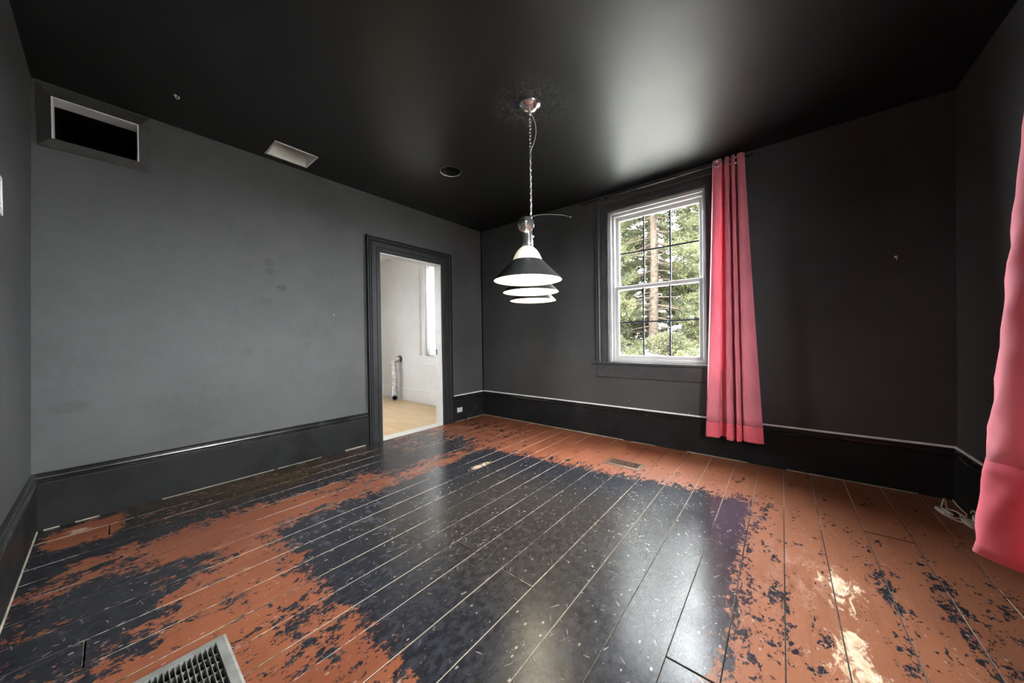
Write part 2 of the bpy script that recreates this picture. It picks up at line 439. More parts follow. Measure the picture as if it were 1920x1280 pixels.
# ------------------------------------------------------------------ mesh helpers
class MB:
    def __init__(self):
        self.v = []; self.f = []; self.m = []; self.s = []
    def quad(self, pts, mi=0, smooth=False):
        k = len(self.v)
        self.v += [tuple(p) for p in pts]
        self.f.append(tuple(range(k, k + len(pts)))); self.m.append(mi); self.s.append(smooth)
    def box(self, a, b, mi=0, bev=0.0):
        x0, y0, z0 = (min(a[i], b[i]) for i in range(3))
        x1, y1, z1 = (max(a[i], b[i]) for i in range(3))
        if bev <= 0:
            k = len(self.v)
            self.v += [(x0, y0, z0), (x1, y0, z0), (x1, y1, z0), (x0, y1, z0), (x0, y0, z1), (x1, y0, z1), (x1, y1, z1), (x0, y1, z1)]
            for f in ((0, 3, 2, 1), (4, 5, 6, 7), (0, 1, 5, 4), (1, 2, 6, 5), (2, 3, 7, 6), (3, 0, 4, 7)):
                self.f.append(tuple(k + i for i in f)); self.m.append(mi); self.s.append(False)
            return
        bm = bmesh.new()
        bmesh.ops.create_cube(bm, size=1)
        for v in bm.verts:
            v.co = Vector((x0 + (v.co.x + .5) * (x1 - x0), y0 + (v.co.y + .5) * (y1 - y0), z0 + (v.co.z + .5) * (z1 - z0)))
        bev = min(bev, 0.45 * min(x1 - x0, y1 - y0, z1 - z0))
        bmesh.ops.bevel(bm, geom=bm.edges[:], offset=bev, segments=1, affect='EDGES')
        self.addbm(bm, mi)
    def addbm(self, bm, mi=0, smooth=False, M=None):
        k = len(self.v)
        bm.verts.index_update()
        for v in bm.verts:
            self.v.append(tuple(M @ v.co if M else v.co))
        for f in bm.faces:
            self.f.append(tuple(k + v.index for v in f.verts)); self.m.append(mi); self.s.append(smooth)
        bm.free()
    def lathe(self, prof, c=(0, 0, 0), axis=(0, 0, 1), seg=32, mi=0, smooth=True, close=False):
        """prof: list of (radius, height along axis)"""
        q = Vector((0, 0, 1)).rotation_difference(Vector(axis).normalized())
        c = Vector(c)
        k = len(self.v)
        n = len(prof)
        for i in range(seg):
            a = 2 * math.pi * i / seg
            for r, h in prof:
                self.v.append(tuple(c + q @ Vector((r * math.cos(a), r * math.sin(a), h))))
        for i in range(seg):
            j = (i + 1) % seg
            for t in range(n - 1):
                self.f.append((k + i * n + t, k + j * n + t, k + j * n + t + 1, k + i * n + t + 1)); self.m.append(mi); self.s.append(smooth)
    def tube(self, pts, r, seg=8, mi=0, smooth=True, caps=True):
        pts = [Vector(p) for p in pts]
        rs = r if isinstance(r, (list, tuple)) else [r] * len(pts)
        k = len(self.v)
        prev = None
        for i, p in enumerate(pts):
            t = (pts[min(i + 1, len(pts) - 1)] - pts[max(i - 1, 0)]).normalized()
            if prev is None:
                a = Vector((0, 0, 1)) if abs(t.z) < 0.9 else Vector((1, 0, 0))
                prev = (a - t * a.dot(t)).normalized()
            else:
                prev = (prev - t * prev.dot(t)).normalized()
            b = t.cross(prev)
            for s in range(seg):
                an = 2 * math.pi * s / seg
                self.v.append(tuple(p + (prev * math.cos(an) + b * math.sin(an)) * rs[i]))
        for i in range(len(pts) - 1):
            for s in range(seg):
                s2 = (s + 1) % seg
                self.f.append((k + i * seg + s, k + i * seg + s2, k + (i + 1) * seg + s2, k + (i + 1) * seg + s)); self.m.append(mi); self.s.append(smooth)
        if caps:
            self.f.append(tuple(k + s for s in reversed(range(seg)))); self.m.append(mi); self.s.append(False)
            e = k + (len(pts) - 1) * seg
            self.f.append(tuple(e + s for s in range(seg))); self.m.append(mi); self.s.append(False)
    def build(self, name, mats, parent=None, loc=None, recalc=False, tri_bevel=0):
        me = bpy.data.meshes.new(name)
        if loc is not None:
            L = Vector(loc)
            vs = [tuple(Vector(v) - L) for v in self.v]
        else:
            vs = self.v
        me.from_pydata(vs, [], self.f)
        if not isinstance(mats, (list, tuple)):
            mats = [mats]
        for m in mats:
            me.materials.append(m)
        me.polygons.foreach_set('material_index', self.m)
        me.polygons.foreach_set('use_smooth', self.s)
        if recalc:
            bm = bmesh.new(); bm.from_mesh(me)
            bmesh.ops.remove_doubles(bm, verts=bm.verts[:], dist=1e-5)
            bmesh.ops.recalc_face_normals(bm, faces=bm.faces[:])
            bm.to_mesh(me); bm.free()
        me.update()
        o = bpy.data.objects.new(name, me)
        COL.objects.link(o)
        if parent is not None:
            o.parent = parent
            pl = Vector(parent.matrix_basis.translation)
            g = parent.parent
            while g is not None:
                pl += Vector(g.matrix_basis.translation); g = g.parent
            o.location = (Vector(loc) if loc is not None else Vector((0, 0, 0))) - pl
        elif loc is not None:
            o.location = loc
        return o

def empty(name, loc=(0, 0, 0), parent=None):
    o = bpy.data.objects.new(name, None)
    o.location = loc
    o.empty_display_size = 0.1
    COL.objects.link(o)
    if parent: o.parent = parent
    return o

def tag(o, label, cat, group=None, kind=None):
    o['label'] = label
    o['category'] = cat
    if group: o['group'] = group
    if kind: o['kind'] = kind
    return o

def structure(o):
    o['kind'] = 'structure'
    return o

def slab(name, axis, base, thick, u0, u1, v0, v1, holes, mats, parent=None, adjust=None):
    """flat wall/ceiling with rectangular holes; front face at base, back at base+thick; mats = front, back, reveal"""
    def P(u, v, d):
        w = base + d
        return {'x': (w, u, v), 'y': (u, w, v), 'z': (u, v, w)}[axis]
    us = sorted({u0, u1} | {h[i] for h in holes for i in (0, 1)})
    vs = sorted({v0, v1} | {h[i] for h in holes for i in (2, 3)})
    us = [u for u in us if u0 <= u <= u1]; vs = [v for v in vs if v0 <= v <= v1]
    def solid(i, j):
        if i < 0 or j < 0 or i >= len(us) - 1 or j >= len(vs) - 1: return False
        cu, cv = (us[i] + us[i + 1]) / 2, (vs[j] + vs[j + 1]) / 2
        return not any(h[0] < cu < h[1] and h[2] < cv < h[3] for h in holes)
    b = MB()
    for i in range(len(us) - 1):
        for j in range(len(vs) - 1):
            if not solid(i, j): continue
            a0, a1, c0, c1 = us[i], us[i + 1], vs[j], vs[j + 1]
            b.quad([P(a0, c0, 0), P(a1, c0, 0), P(a1, c1, 0), P(a0, c1, 0)], 0)
            b.quad([P(a0, c0, thick), P(a1, c0, thick), P(a1, c1, thick), P(a0, c1, thick)], 1)
            for di, dj, e in ((-1, 0, ((a0, c0), (a0, c1))), (1, 0, ((a1, c0), (a1, c1))), (0, -1, ((a0, c0), (a1, c0))), (0, 1, ((a0, c1), (a1, c1)))):
                if not solid(i + di, j + dj):
                    (p, q) = e
                    b.quad([P(*p, 0), P(*q, 0), P(*q, thick), P(*p, thick)], 2)
    if adjust:
        b.v = [adjust(v) for v in b.v]
    return structure(b.build(name, mats, parent, recalc=True))

def extrude_profile(mb, prof, P, s0, s1, mit0=0.0, mit1=0.0, mi=0):
    """prof: closed list of (w, d): w across the board, d out of the wall. P(s, w, d) -> point.
    mit: how much each end shifts per unit of w (mitre)"""
    k = len(mb.v)
    n = len(prof)
    for w, d in prof:
        mb.v.append(tuple(P(s0 + mit0 * w, w, d)))
    for w, d in prof:
        mb.v.append(tuple(P(s1 + mit1 * w, w, d)))
    for i in range(n):
        j = (i + 1) % n
        mb.f.append((k + i, k + j, k + n + j, k + n + i)); mb.m.append(mi); mb.s.append(False)
    mb.f.append(tuple(k + i for i in reversed(range(n)))); mb.m.append(mi); mb.s.append(False)
    mb.f.append(tuple(k + n + i for i in range(n))); mb.m.append(mi); mb.s.append(False)

# ------------------------------------------------------------------ openings
DOOR = (-1.690, -0.800, -0.3, 2.182)          # on wall_left, y0 y1 z0 z1
VENT = (-3.897, -3.530, 2.462, 2.726)
WIN1 = (2.050, 3.030, 0.878, 2.600)           # on wall_back, x0 x1 z0 z1
WIN2 = (-3.060, -2.080, 0.878, 2.600)         # on wall_right, y0 y1
KWIN = (-1.425, -0.50, 0.878, 2.600)          # kitchen, on the same outer wall
KWIN_ADDED = (-3.2, -2.40, 0.878, 2.600)  # unseen window, added and sized to brighten the kitchen
KX = -3.45                                    # kitchen far wall
CV = (0.103, 0.360, -2.783, -2.476)           # duct opening in ceiling
CAN = (1.070, -1.520, 0.100)
GR = (1.888, 2.500, -3.830, -3.412)           # big floor grate, outer
GRI = (1.922, 2.466, -3.796, -3.446)
RG = (2.322, 2.634, -0.806, -0.636)           # small floor register, outer
RGI = (2.350, 2.606, -0.776, -0.664)

portal('portal_window_back', ((WIN1[0] + WIN1[1]) / 2, TB + 0.02, 1.74), (0, -1, 0), 0.98, 1.72)
for wq in (WIN2,):
    portal('portal_window_right', (XD + TB + 0.02, (wq[0] + wq[1]) / 2, 1.74), (-1, 0, 0), 0.98, 1.72)
portal('portal_window_kitchen', ((KWIN[0] + KWIN[1]) / 2, TB + 0.02, 1.74), (0, -1, 0), 0.92, 1.72)
portal('portal_added_kitchen_window', (KX - TB - 0.02, (KWIN_ADDED[0] + KWIN_ADDED[1]) / 2, 1.74), (1, 0, 0), 0.80, 1.72)

# ------------------------------------------------------------------ room shell
slab('wall_left', 'x', 0.0, -TW, YC - 0.2, 0.0, -0.15, H, [DOOR, VENT], [M_WALL_A, M_KWALL, M_REVEAL])
slab('wall_back', 'y', 0.0, TB, 0.0, XD + TB, -0.6, H, [WIN1], [M_WALL_DIM, M_OUT, M_SILVERWOOD])
slab('wall_right', 'x', XD, TB, YC - 0.2, 0.0, -0.6, H, [WIN2], [M_WALL_DIM, M_OUT, M_SILVERWOOD])
lean = lambda v: (v[0], v[1] + 0.018 * (v[2] / H * 2 - 1), v[2])
slab('wall_near', 'y', YC, -TB, 0.0, XD, -0.15, H, [], [M_WALL_DIM, M_OUT, M_OUT], adjust=lean)

CANSQ = (CAN[0] - 0.12, CAN[0] + 0.12, CAN[1] - 0.12, CAN[1] + 0.12)
ceil = slab('ceiling', 'z', H, 0.30, -TW, XD + TB, YC - 0.2, TB, [CV, CANSQ], [M_CEIL, M_OUT, M_BLACKIN])
cp = MB()   # square to round
N_ = 32
for i in range(N_):
    a0, a1 = 2 * math.pi * i / N_ + math.pi / 4, 2 * math.pi * (i + 1) / N_ + math.pi / 4
    def ci(a): return (CAN[0] + CAN[2] * math.cos(a), CAN[1] + CAN[2] * math.sin(a), H)
    def sq(a):
        m_ = max(abs(math.cos(a)), abs(math.sin(a)))
        return (CAN[0] + 0.12 * math.cos(a) / m_, CAN[1] + 0.12 * math.sin(a) / m_, H)
    cp.quad([ci(a0), sq(a0), sq(a1), ci(a1)])
cp.build('ceiling_patch', M_CEIL, ceil)

# floor: slab below, painted planks on top
floor = slab('floor', 'z', -0.024, -0.13, -0.02, XD + 0.02, YC - 0.05, 0.02, [GRI, RGI], [M_SUB, M_SUB, M_SUB])
XS = [0.0, 0.244, 0.422, 0.592, 0.762, 0.944, 1.125, 1.310, 1.482, 1.655, 1.830, 1.996, 2.148, 2.303, 2.498, 2.692, 2.884, 3.077, 3.266, 3.432, 3.601, 3.771, 3.965, 4.160, 4.345, XD]
BUTT = {(2.148): -2.44, (2.498): -2.459, (3.266): -2.432, (1.830): -1.835, (1.482): -3.762, (0.244): -3.70, (3.965): -0.9, (0.944): -1.32}
def plank(x0, x1, y0, y1, dz=0.0):
    g, ch, cd = 0.0008, 0.0017, 0.0014
    x0, x1, y0, y1 = x0 + g, x1 - g, y0 + g, y1 - g
    ix0, ix1, iy0, iy1 = x0 + ch, x1 - ch, y0 + ch, y1 - ch
    b = MB()
    hs = [h for h in (GRI, RGI) if h[0] < x1 and h[1] > x0 and h[2] < y1 and h[3] > y0]
    us = sorted({ix0, ix1} | {u for h in hs for u in h[:2] if ix0 < u < ix1})
    vs = sorted({iy0, iy1} | {v for h in hs for v in h[2:] if iy0 < v < iy1})
    inh = lambda u, v: any(h[0] < u < h[1] and h[2] < v < h[3] for h in hs)
    for i in range(len(us) - 1):
        for j in range(len(vs) - 1):
            if not inh((us[i] + us[i + 1]) / 2, (vs[j] + vs[j + 1]) / 2):
                b.quad([(us[i], vs[j], dz), (us[i + 1], vs[j], dz), (us[i + 1], vs[j + 1], dz), (us[i], vs[j + 1], dz)], 0)
    for j in range(len(vs) - 1):
        m_ = (vs[j] + vs[j + 1]) / 2
        ya, yb = (y0 if j == 0 else vs[j]), (y1 if j == len(vs) - 2 else vs[j + 1])
        if not inh(x0, m_):
            b.quad([(x0, ya, dz - cd), (ix0, vs[j], dz), (ix0, vs[j + 1], dz), (x0, yb, dz - cd)], 1)
            b.quad([(x0, ya, -0.024), (x0, ya, dz - cd), (x0, yb, dz - cd), (x0, yb, -0.024)], 2)
        if not inh(x1, m_):
            b.quad([(ix1, vs[j], dz), (x1, ya, dz - cd), (x1, yb, dz - cd), (ix1, vs[j + 1], dz)], 1)
            b.quad([(x1, ya, dz - cd), (x1, ya, -0.024), (x1, yb, -0.024), (x1, yb, dz - cd)], 2)
    b.quad([(x0, y0, dz - cd), (x1, y0, dz - cd), (ix1, iy0, dz), (ix0, iy0, dz)], 1)
    b.quad([(ix0, iy1, dz), (ix1, iy1, dz), (x1, y1, dz - cd), (x0, y1, dz - cd)], 1)
    b.quad([(x0, y0, -0.024), (x1, y0, -0.024), (x1, y0, dz - cd), (x0, y0, dz - cd)], 2)
    b.quad([(x0, y1, dz - cd), (x1, y1, dz - cd), (x1, y1, -0.024), (x0, y1, -0.024)], 2)
    b.build('plank', [M_FLOOR, M_EDGE, M_SUB], floor)
for i in range(len(XS) - 1):
    x0, x1 = XS[i], XS[i + 1]
    yb = BUTT.get(x0)
    dz = random.uniform(-0.0006, 0.0)
    if yb is None:
        plank(x0, x1, YC, 0.0, dz)
    else:
        plank(x0, x1, YC, yb - 0.0015, dz - 0.0012)
        plank(x0, x1, yb + 0.0015, 0.0, dz)

# ------------------------------------------------------------------ baseboards
BB = [(0, 0), (0.0, 0.022), (0.292, 0.022), (0.300, 0.019), (0.300, 0)]
CAP = [(0.300, 0), (0.300, 0.024), (0.306, 0.030), (0.314, 0.031), (0.320, 0.026), (0.324, 0.018), (0.334, 0.016), (0.340, 0.022), (0.349, 0.022), (0.355, 0.016), (0.357, 0.0)]
def baseboard(name, P, spans):
    e = structure(empty(name))
    for s0, s1 in spans:
        b = MB(); extrude_profile(b, BB, P, s0, s1); b.build('board', M_BASE, e, recalc=True)
        b = MB(); extrude_profile(b, CAP, P, s0, s1); b.build('cap_moulding', M_CAP, e, recalc=True)
    return e
bl = baseboard('baseboard_left', lambda s, w, d: (d, s, w), [(YC, -1.852), (-0.615, 0.0)])
bb = baseboard('baseboard_back', lambda s, w, d: (s, -d, w), [(0.0, XD)])
br = baseboard('baseboard_right', lambda s, w, d: (XD - d, s, w), [(YC, 0.0)])
bn = baseboard('baseboard_near', lambda s, w, d: (s, YC + d + 0.018 * (w / H * 2 - 1), w), [(0.0, XD)])
def caulk(P, spans, parent):
    for s0, s1, hh in spans:
        b = MB(); extrude_profile(b, [(0.0, 0.018), (0.0, 0.0275), (hh * 0.6, 0.026), (hh, 0.0225), (hh, 0.018)], P, s0, s1)
        b.build('gap_filler', M_CAULK, parent, recalc=True)
caulk(lambda s, w, d: (d, s, w), [(-3.96, -3.90, .006), (-3.84, -3.74, .005), (-3.45, -2.75, .004), (-2.72, -2.35, .004), (-2.12, -1.90, .010), (-0.60, -0.02, .006)], bl)
caulk(lambda s, w, d: (s, -d, w), [(0.03, 2.2, .007), (2.3, 2.55, .004), (2.85, 3.35, .006), (3.62, 4.35, .007)], bb)
caulk(lambda s, w, d: (s, YC + d - 0.018, w), [(0.03, 1.9, .008)], bn)

# ------------------------------------------------------------------ casings
CW = 0.163
def casing_profile(w=CW):
    # 0 = opening side, w = outer side
    return [(0, 0), (0, 0.020), (0.006, 0.024), (0.045, 0.024), (0.049, 0.020), (0.053, 0.024), (w - 0.060, 0.024), (w - 0.052, 0.018), (w - 0.044, 0.028),
            (w - 0.036, 0.034), (w - 0.028, 0.034), (w - 0.024, 0.026), (w - 0.020, 0.026), (w - 0.014, 0.040), (w - 0.003, 0.040), (w, 0.034), (w, 0)]
def casing_set(parent, F, u0, u1, z0, z1, mat, w=CW, name='casing'):
    """F(u, z, d) -> point; left, right and head boards with mitred corners"""
    pr = casing_profile(w)
    b = MB(); extrude_profile(b, pr, lambda s, ww, d: F(u0 - ww, s, d), z0, z1, 0, 1.0); b.build(name, mat, parent, recalc=True)
    b = MB(); extrude_profile(b, pr, lambda s, ww, d: F(u1 + ww, s, d), z0, z1, 0, 1.0); b.build(name, mat, parent, recalc=True)
    b = MB(); extrude_profile(b, pr, lambda s, ww, d: F(s, z1 + ww, d), u0, u1, -1.0, 1.0); b.build('head_' + name, mat, parent, recalc=True)

# doorway to the kitchen
door = structure(empty('door_1', (0, (DOOR[0] + DOOR[1]) / 2, 0)))
casing_set(door, lambda u, z, d: (d, u, z), DOOR[0], DOOR[1], 0.0, DOOR[3], M_TRIM)
casing_set(door, lambda u, z, d: (-TW - d, u, z), DOOR[0], DOOR[1], 0.0, DOOR[3], M_KTRIM, 0.12, 'kitchen_casing')
for (ya, yb, za, zb) in ((DOOR[0], DOOR[0] + 0.012, 0, DOOR[3]), (DOOR[1] - 0.012, DOOR[1], 0, DOOR[3]), (DOOR[0] + 0.012, DOOR[1] - 0.012, DOOR[3] - 0.012, DOOR[3])):
    b = MB(); b.box((-TW - 0.001, ya, za), (0.001, yb, zb)); b.build('jamb', M_REVEAL, door)
b = MB(); b.box((-TW - 0.01, DOOR[0] + 0.012, -0.02), (0.012, DOOR[1] - 0.012, 0.004), 0, 0.003); b.build('threshold', M_REVEAL, door)
b = MB(); b.box((-TW + 0.012, DOOR[1] - 0.0145, 0.955), (-TW + 0.036, DOOR[1] - 0.012, 1.03)); b.build('strike_plate', M_BLACKCORD, door)

# ------------------------------------------------------------------ sash windows
def window(name, F, u0, u1, z0, z1, trim, jamb, detail=True, apron=True, muntins=True):
    """F(u, z, d): d>0 into the room, d<0 towards outside"""
    w = structure(empty(name, F((u0 + u1) / 2, z0, 0)))
    def bx(nm, ua, ub, za, zb, da, db, mat, par=w, bev=0.002):
        b = MB(); b.box(F(ua, za, da), F(ub, zb, db), 0, bev); return b.build(nm, mat, par)
    casing_set(w, F, u0, u1, z0, z1, trim, 0.150)
    bx('stool', u0 - 0.205, u1 + 0.205, z0 - 0.030, z0, -0.06, 0.046, trim, bev=0.006)
    if apron:
        bx('apron', u0 - 0.160, u1 + 0.160, z0 - 0.178, z0 - 0.030, 0.0, 0.020, trim, bev=0.004)
    # inner stop and jamb lining
    for ua, ub in ((u0, u0 + 0.012), (u1 - 0.012, u1)):
        bx('jamb_lining', ua, ub, z0, z1, -0.19, 0.004, jamb)
    bx('jamb_lining', u0 + 0.012, u1 - 0.012, z1 - 0.012, z1, -0.19, 0.004, jamb)
    for ua, ub in ((u0 + 0.012, u0 + 0.024), (u1 - 0.024, u1 - 0.012)):
        bx('stop', ua, ub, z0, z1 - 0.012, -0.035, -0.005, jamb)
    bx('stop', u0 + 0.024, u1 - 0.024, z1 - 0.024, z1 - 0.012, -0.035, -0.005, jamb)
    # vinyl frame
    a0, a1, b0, b1 = u0 + 0.012, u1 - 0.012, z0, z1 - 0.012
    for ua, ub in ((a0, a0 + 0.036), (a1 - 0.024, a1)):
        bx('window_frame', ua, ub, b0, b1, -0.15, -0.055, M_WHITE)
    bx('window_frame', a0 + 0.036, a1 - 0.024, b1 - 0.036, b1, -0.15, -0.055, M_WHITE)
    bx('window_frame', a0 + 0.036, a1 - 0.024, b0, b0 + 0.032, -0.15, -0.055, M_WHITE)
    zm = z0 + 0.845
    for nm, za, zb, d0, d1, ua, ub in (('lower_sash', b0 + 0.032, zm + 0.022, -0.100, -0.070, a0 + 0.036, a1 - 0.024), ('upper_sash', zm - 0.018, b1 - 0.036, -0.140, -0.108, a0 + 0.036, a1 - 0.024)):
        st = 0.036
        top = 0.042 if nm == 'upper_sash' else 0.040
        b = MB()
        b.box(F(ua, za, d0), F(ua + st, zb, d1), 0, 0.003); b.box(F(ub - st, za, d0), F(ub, zb, d1), 0, 0.003)
        b.box(F(ua + st, zb - top, d0), F(ub - st, zb, d1), 0, 0.003); b.box(F(ua + st, za, d0), F(ub - st, za + 0.040, d1), 0, 0.003)
        s = b.build(nm, M_WHITE, w)
        ga, gb, gz0, gz1 = ua + st, ub - st, za + 0.040, zb - top
        dm = (d0 + d1) / 2
        bx('glass', ga - 0.004, gb + 0.004, gz0 - 0.004, gz1 + 0.004, dm - 0.002, dm + 0.002, M_GLASS, s, 0)
        if muntins:
            for k in (1, 2):
                um = ga + (gb - ga) * k / 3
                bx('muntin', um - 0.008, um + 0.008, gz0, gz1, dm - 0.0025, dm + 0.0025, M_MUNTIN, s, 0)
            zh = (gz0 + gz1) / 2
            bx('muntin', ga, gb, zh - 0.008, zh + 0.008, dm - 0.0022, dm + 0.0022, M_MUNTIN, s, 0)
    return w
window('window_1', lambda u, z, d: (u, -d, z), *WIN1, M_TRIM_LIT, M_SILVERWOOD)
window('window_2', lambda u, z, d: (XD - d, u, z), *WIN2, M_TRIM, M_SILVERWOOD)

# ------------------------------------------------------------------ kitchen beyond the doorway
slab('wall_kitchen_back', 'y', -0.02, TB + 0.02, KX - TB, -TW + 0.126, -0.6, H, [KWIN], [M_KWALL, M_OUT, M_KTRIM])
slab('wall_kitchen_left', 'x', KX, -TB, YC - 0.2, 0.0, -0.6, H, [KWIN_ADDED], [M_KWALL, M_OUT, M_KTRIM])
slab('wall_kitchen_near', 'y', YC, -TB, KX, -TW, -0.15, H, [], [M_KWALL, M_OUT, M_OUT])
slab('ceiling_kitchen', 'z', H, 0.30, KX - TB, -TW, YC - 0.2, TB, [], [M_KCEIL, M_OUT, M_OUT])
kf = slab('floor_kitchen', 'z', -0.016, -0.13, KX, -TW - 0.01, YC, 0.0, [], [M_KFLOOR, M_SUB, M_SUB])
kp = MB(); kp.box((-0.62, -0.041, -0.016), (0.62, 0.041, 0.0), 0, 0.0012)
yk = -0.062
first = None
while yk > -3.95:
    for (xa, xb) in ((KX, -2.2 + 0.5 * math.sin(yk * 40)), (-2.2 + 0.5 * math.sin(yk * 40), -TW - 0.012)):
        b = MB(); b.box((xa + .0005, yk - 0.0405, -0.016), (xb - .0005, yk + 0.0405, 0.0), 0, 0.0012)
        b.build('plank', M_KFLOOR, kf)
    yk -= 0.082
window('window_3', lambda u, z, d: (u, -0.02 - d, z), *KWIN, M_KTRIM, M_KTRIM, muntins=False)
window('window_added_for_light', lambda u, z, d: (KX + d, u, z), *KWIN_ADDED, M_KTRIM, M_KTRIM, muntins=False)  # added out of sight for its light on the kitchen
kb = structure(empty('baseboard_kitchen'))
b = MB(); extrude_profile(b, [(0, 0), (0, 0.02), (0.235, 0.02), (0.25, 0.012), (0.25, 0)], lambda s, w, d: (s, -0.02 - d, w), KX, -TW); b.build('board', M_KTRIM, kb, recalc=True)

# foil dryer hose hanging from its wall collar
HX, HZ = -2.262, 0.800
hose = tag(empty('dryer_hose', (HX, -0.02, HZ)), 'crinkled silver foil dryer hose hanging from the kitchen wall to the floor', 'hose')
b = MB(); b.lathe([(0.0, 0.0), (0.050, 0.0), (0.062, 0.004), (0.066, 0.012), (0.052, 0.030), (0.05, 0.05)], (HX, -0.02, HZ), (0, -1, 0), 28)
b.build('wall_collar', M_RUST, hose)
path = [(HX, -0.045, HZ), (HX - 0.01, -0.10, HZ), (HX - 0.035, -0.14, HZ - 0.03), (HX - 0.045, -0.15, HZ - 0.10), (HX - 0.03, -0.145, HZ - 0.25), (HX - 0.025, -0.14, HZ - 0.42),
        (HX - 0.03, -0.14, HZ - 0.56), (HX - 0.02, -0.15, HZ - 0.66), (HX + 0.03, -0.18, HZ - 0.722), (HX + 0.10, -0.215, HZ - 0.742)]
def catmull(pts, n):
    P = [Vector(p) for p in pts]
    P = [2 * P[0] - P[1]] + P + [2 * P[-1] - P[-2]]
    out = []
    m = len(P) - 3
    for k in range(n + 1):
        t = k / n * m
        i = min(int(t), m - 1); t -= i
        a, b_, c, d = P[i:i + 4]
        out.append(0.5 * ((2 * b_) + (-a + c) * t + (2 * a - 5 * b_ + 4 * c - d) * t * t + (-a + 3 * b_ - 3 * c + d) * t ** 3))
    return out
pts = catmull(path, 150)
b = MB(); b.tube(pts, [0.052 + (0.0055 if k % 3 == 0 else -0.003) + 0.002 * math.sin(k * 0.7) for k in range(len(pts))], 16, 0, True, False)
b.build('hose_body', M_FOIL, hose)
b = MB(); b.lathe([(0.0, -0.02), (0.034, -0.02), (0.036, 0.0)], pts[-1], pts[-1] - pts[-2], 16)
b.build('hose_mouth', M_BLACKIN, hose)

b = MB(); b.box((-3.05, -0.028, 1.10), (-2.975, -0.02, 1.215), 0, 0.003)
b.build('switch_plate_body', M_PLASTIC).name = 'light_switch'
ls = bpy.data.objects['light_switch']
tag(ls, 'small pale light switch plate at the left edge of the kitchen wall seen through doorway', 'light switch')
b = MB(); b.box((-3.018, -0.036, 1.145), (-3.007, -0.028, 1.168), 0, 0.002); b.build('toggle', M_PLASTIC, ls)

# ------------------------------------------------------------------ curtains
def cubic(xs, ys, t):
    return np.interp(t, xs, ys)
def smooth_path(ctrl, n):
    pts = catmull([(c[0], c[1], 0) for c in ctrl], n)
    return np.array([(p.x, p.y) for p in pts])
def curtain(root, F, top, bot, ztop, zbot, zhem, mat, hemmat, bow=0.0, rows=34, n=180):
    A, B_ = smooth_path(top, n), smooth_path(bot, n)
    def row(z):
        k = (ztop(A) if callable(ztop) else ztop)
        t = (ztop - z) / (ztop - zbot)
        e = t ** 1.15
        q = A * (1 - e) + B_ * e
        wr = 0.004 * np.sin(q[:, 0] * 60 + z * 9) * np.sin(z * 14 + q[:, 0] * 20) + 0.003 * np.sin(z * 33 + q[:, 0] * 41)
        return np.stack([q[:, 0], q[:, 1] + wr * (0.3 + t) + bow * math.sin(math.pi * t)], 1)
    def sheet(name, za, zb, mt, rw, th, wavy=0.0):
        b = MB()
        R = []
        for i in range(rw + 1):
            z = za + (zb - za) * i / rw
            q = row(z)
            zz = np.full(len(q), z)
            if wavy and i == rw:
                zz = zz + wavy * np.sin(np.linspace(0, 9, len(q))) 
            R.append([F(q[k, 0], zz[k], q[k, 1]) for k in range(len(q))])
        m = len(R[0])
        for r in R: b.v += [tuple(v) for v in r]
        for i in range(rw):
            for j in range(m - 1):
                b.f.append((i * m + j, i * m + j + 1, (i + 1) * m + j + 1, (i + 1) * m + j)); b.m.append(0); b.s.append(True)
        o = b.build(name, mt, root)
        md = o.modifiers.new('cloth_thickness', 'SOLIDIFY'); md.thickness = th; md.offset = 0
        return o
    sheet('panel', ztop, zhem, mat, rows, 0.0016)
    sheet('hem', zhem, zbot, hemmat, 8, 0.0034, 0.006)
    return A

def folds(edges, base, amp):
    """edges: list of (s, side) side +1 towards the room, -1 towards the wall"""
    return [(s, base + amp * sd) for s, sd in edges]

FB = lambda u, z, d: (u, -d, z)
c1 = tag(empty('curtain', (3.25, -0.095, 0.215)), 'pink curtain gathered at the right side of the sash window, hem hanging above the baseboard', 'curtain')
S1 = [(0.0, 0.1), (0.05, 0.9), (0.22, 1.0), (0.29, 0.7), (0.305, -0.8), (0.38, -0.9), (0.40, 0.7), (0.47, 1.0), (0.52, 0.8), (0.53, -0.8), (0.58, -0.8), (0.60, 0.7),
      (0.66, 1.0), (0.70, 0.6), (0.71, -0.8), (0.75, -0.7), (0.78, 0.6), (0.90, 1.0), (1.0, 0.4)]
SB = [(0.0, 0.2), (0.04, 0.9), (0.17, 1.0), (0.25, 0.7), (0.262, -0.8), (0.37, -0.9), (0.385, 0.7), (0.43, 1.0), (0.49, 0.8), (0.505, -0.8), (0.545, -0.8), (0.56, 0.7),
      (0.60, 1.0), (0.635, 0.6), (0.645, -0.8), (0.66, -0.7), (0.685, 0.6), (0.85, 1.0), (1.0, 0.5)]
ctop = folds([(3.110 + 0.245 * s, k) for s, k in S1], 0.098, 0.034)
cbot = folds([(3.035 + 0.440 * s, k) for s, k in SB], 0.108, 0.045)
curtain(c1, FB, ctop, cbot, 2.775, 0.215, 0.36, M_CURT, M_HEM)
for gx in (3.155, 3.235, 3.285, 3.335):
    b = MB(); b.lathe([(0.020, -0.003), (0.030, -0.003), (0.032, 0.0), (0.030, 0.003), (0.020, 0.003), (0.018, 0.0), (0.020, -0.003)], (gx, -0.132 if gx < 3.2 else -0.10, 2.735), (0.25, -1, 0), 20)
    b.build('grommet', M_CHROME, c1)

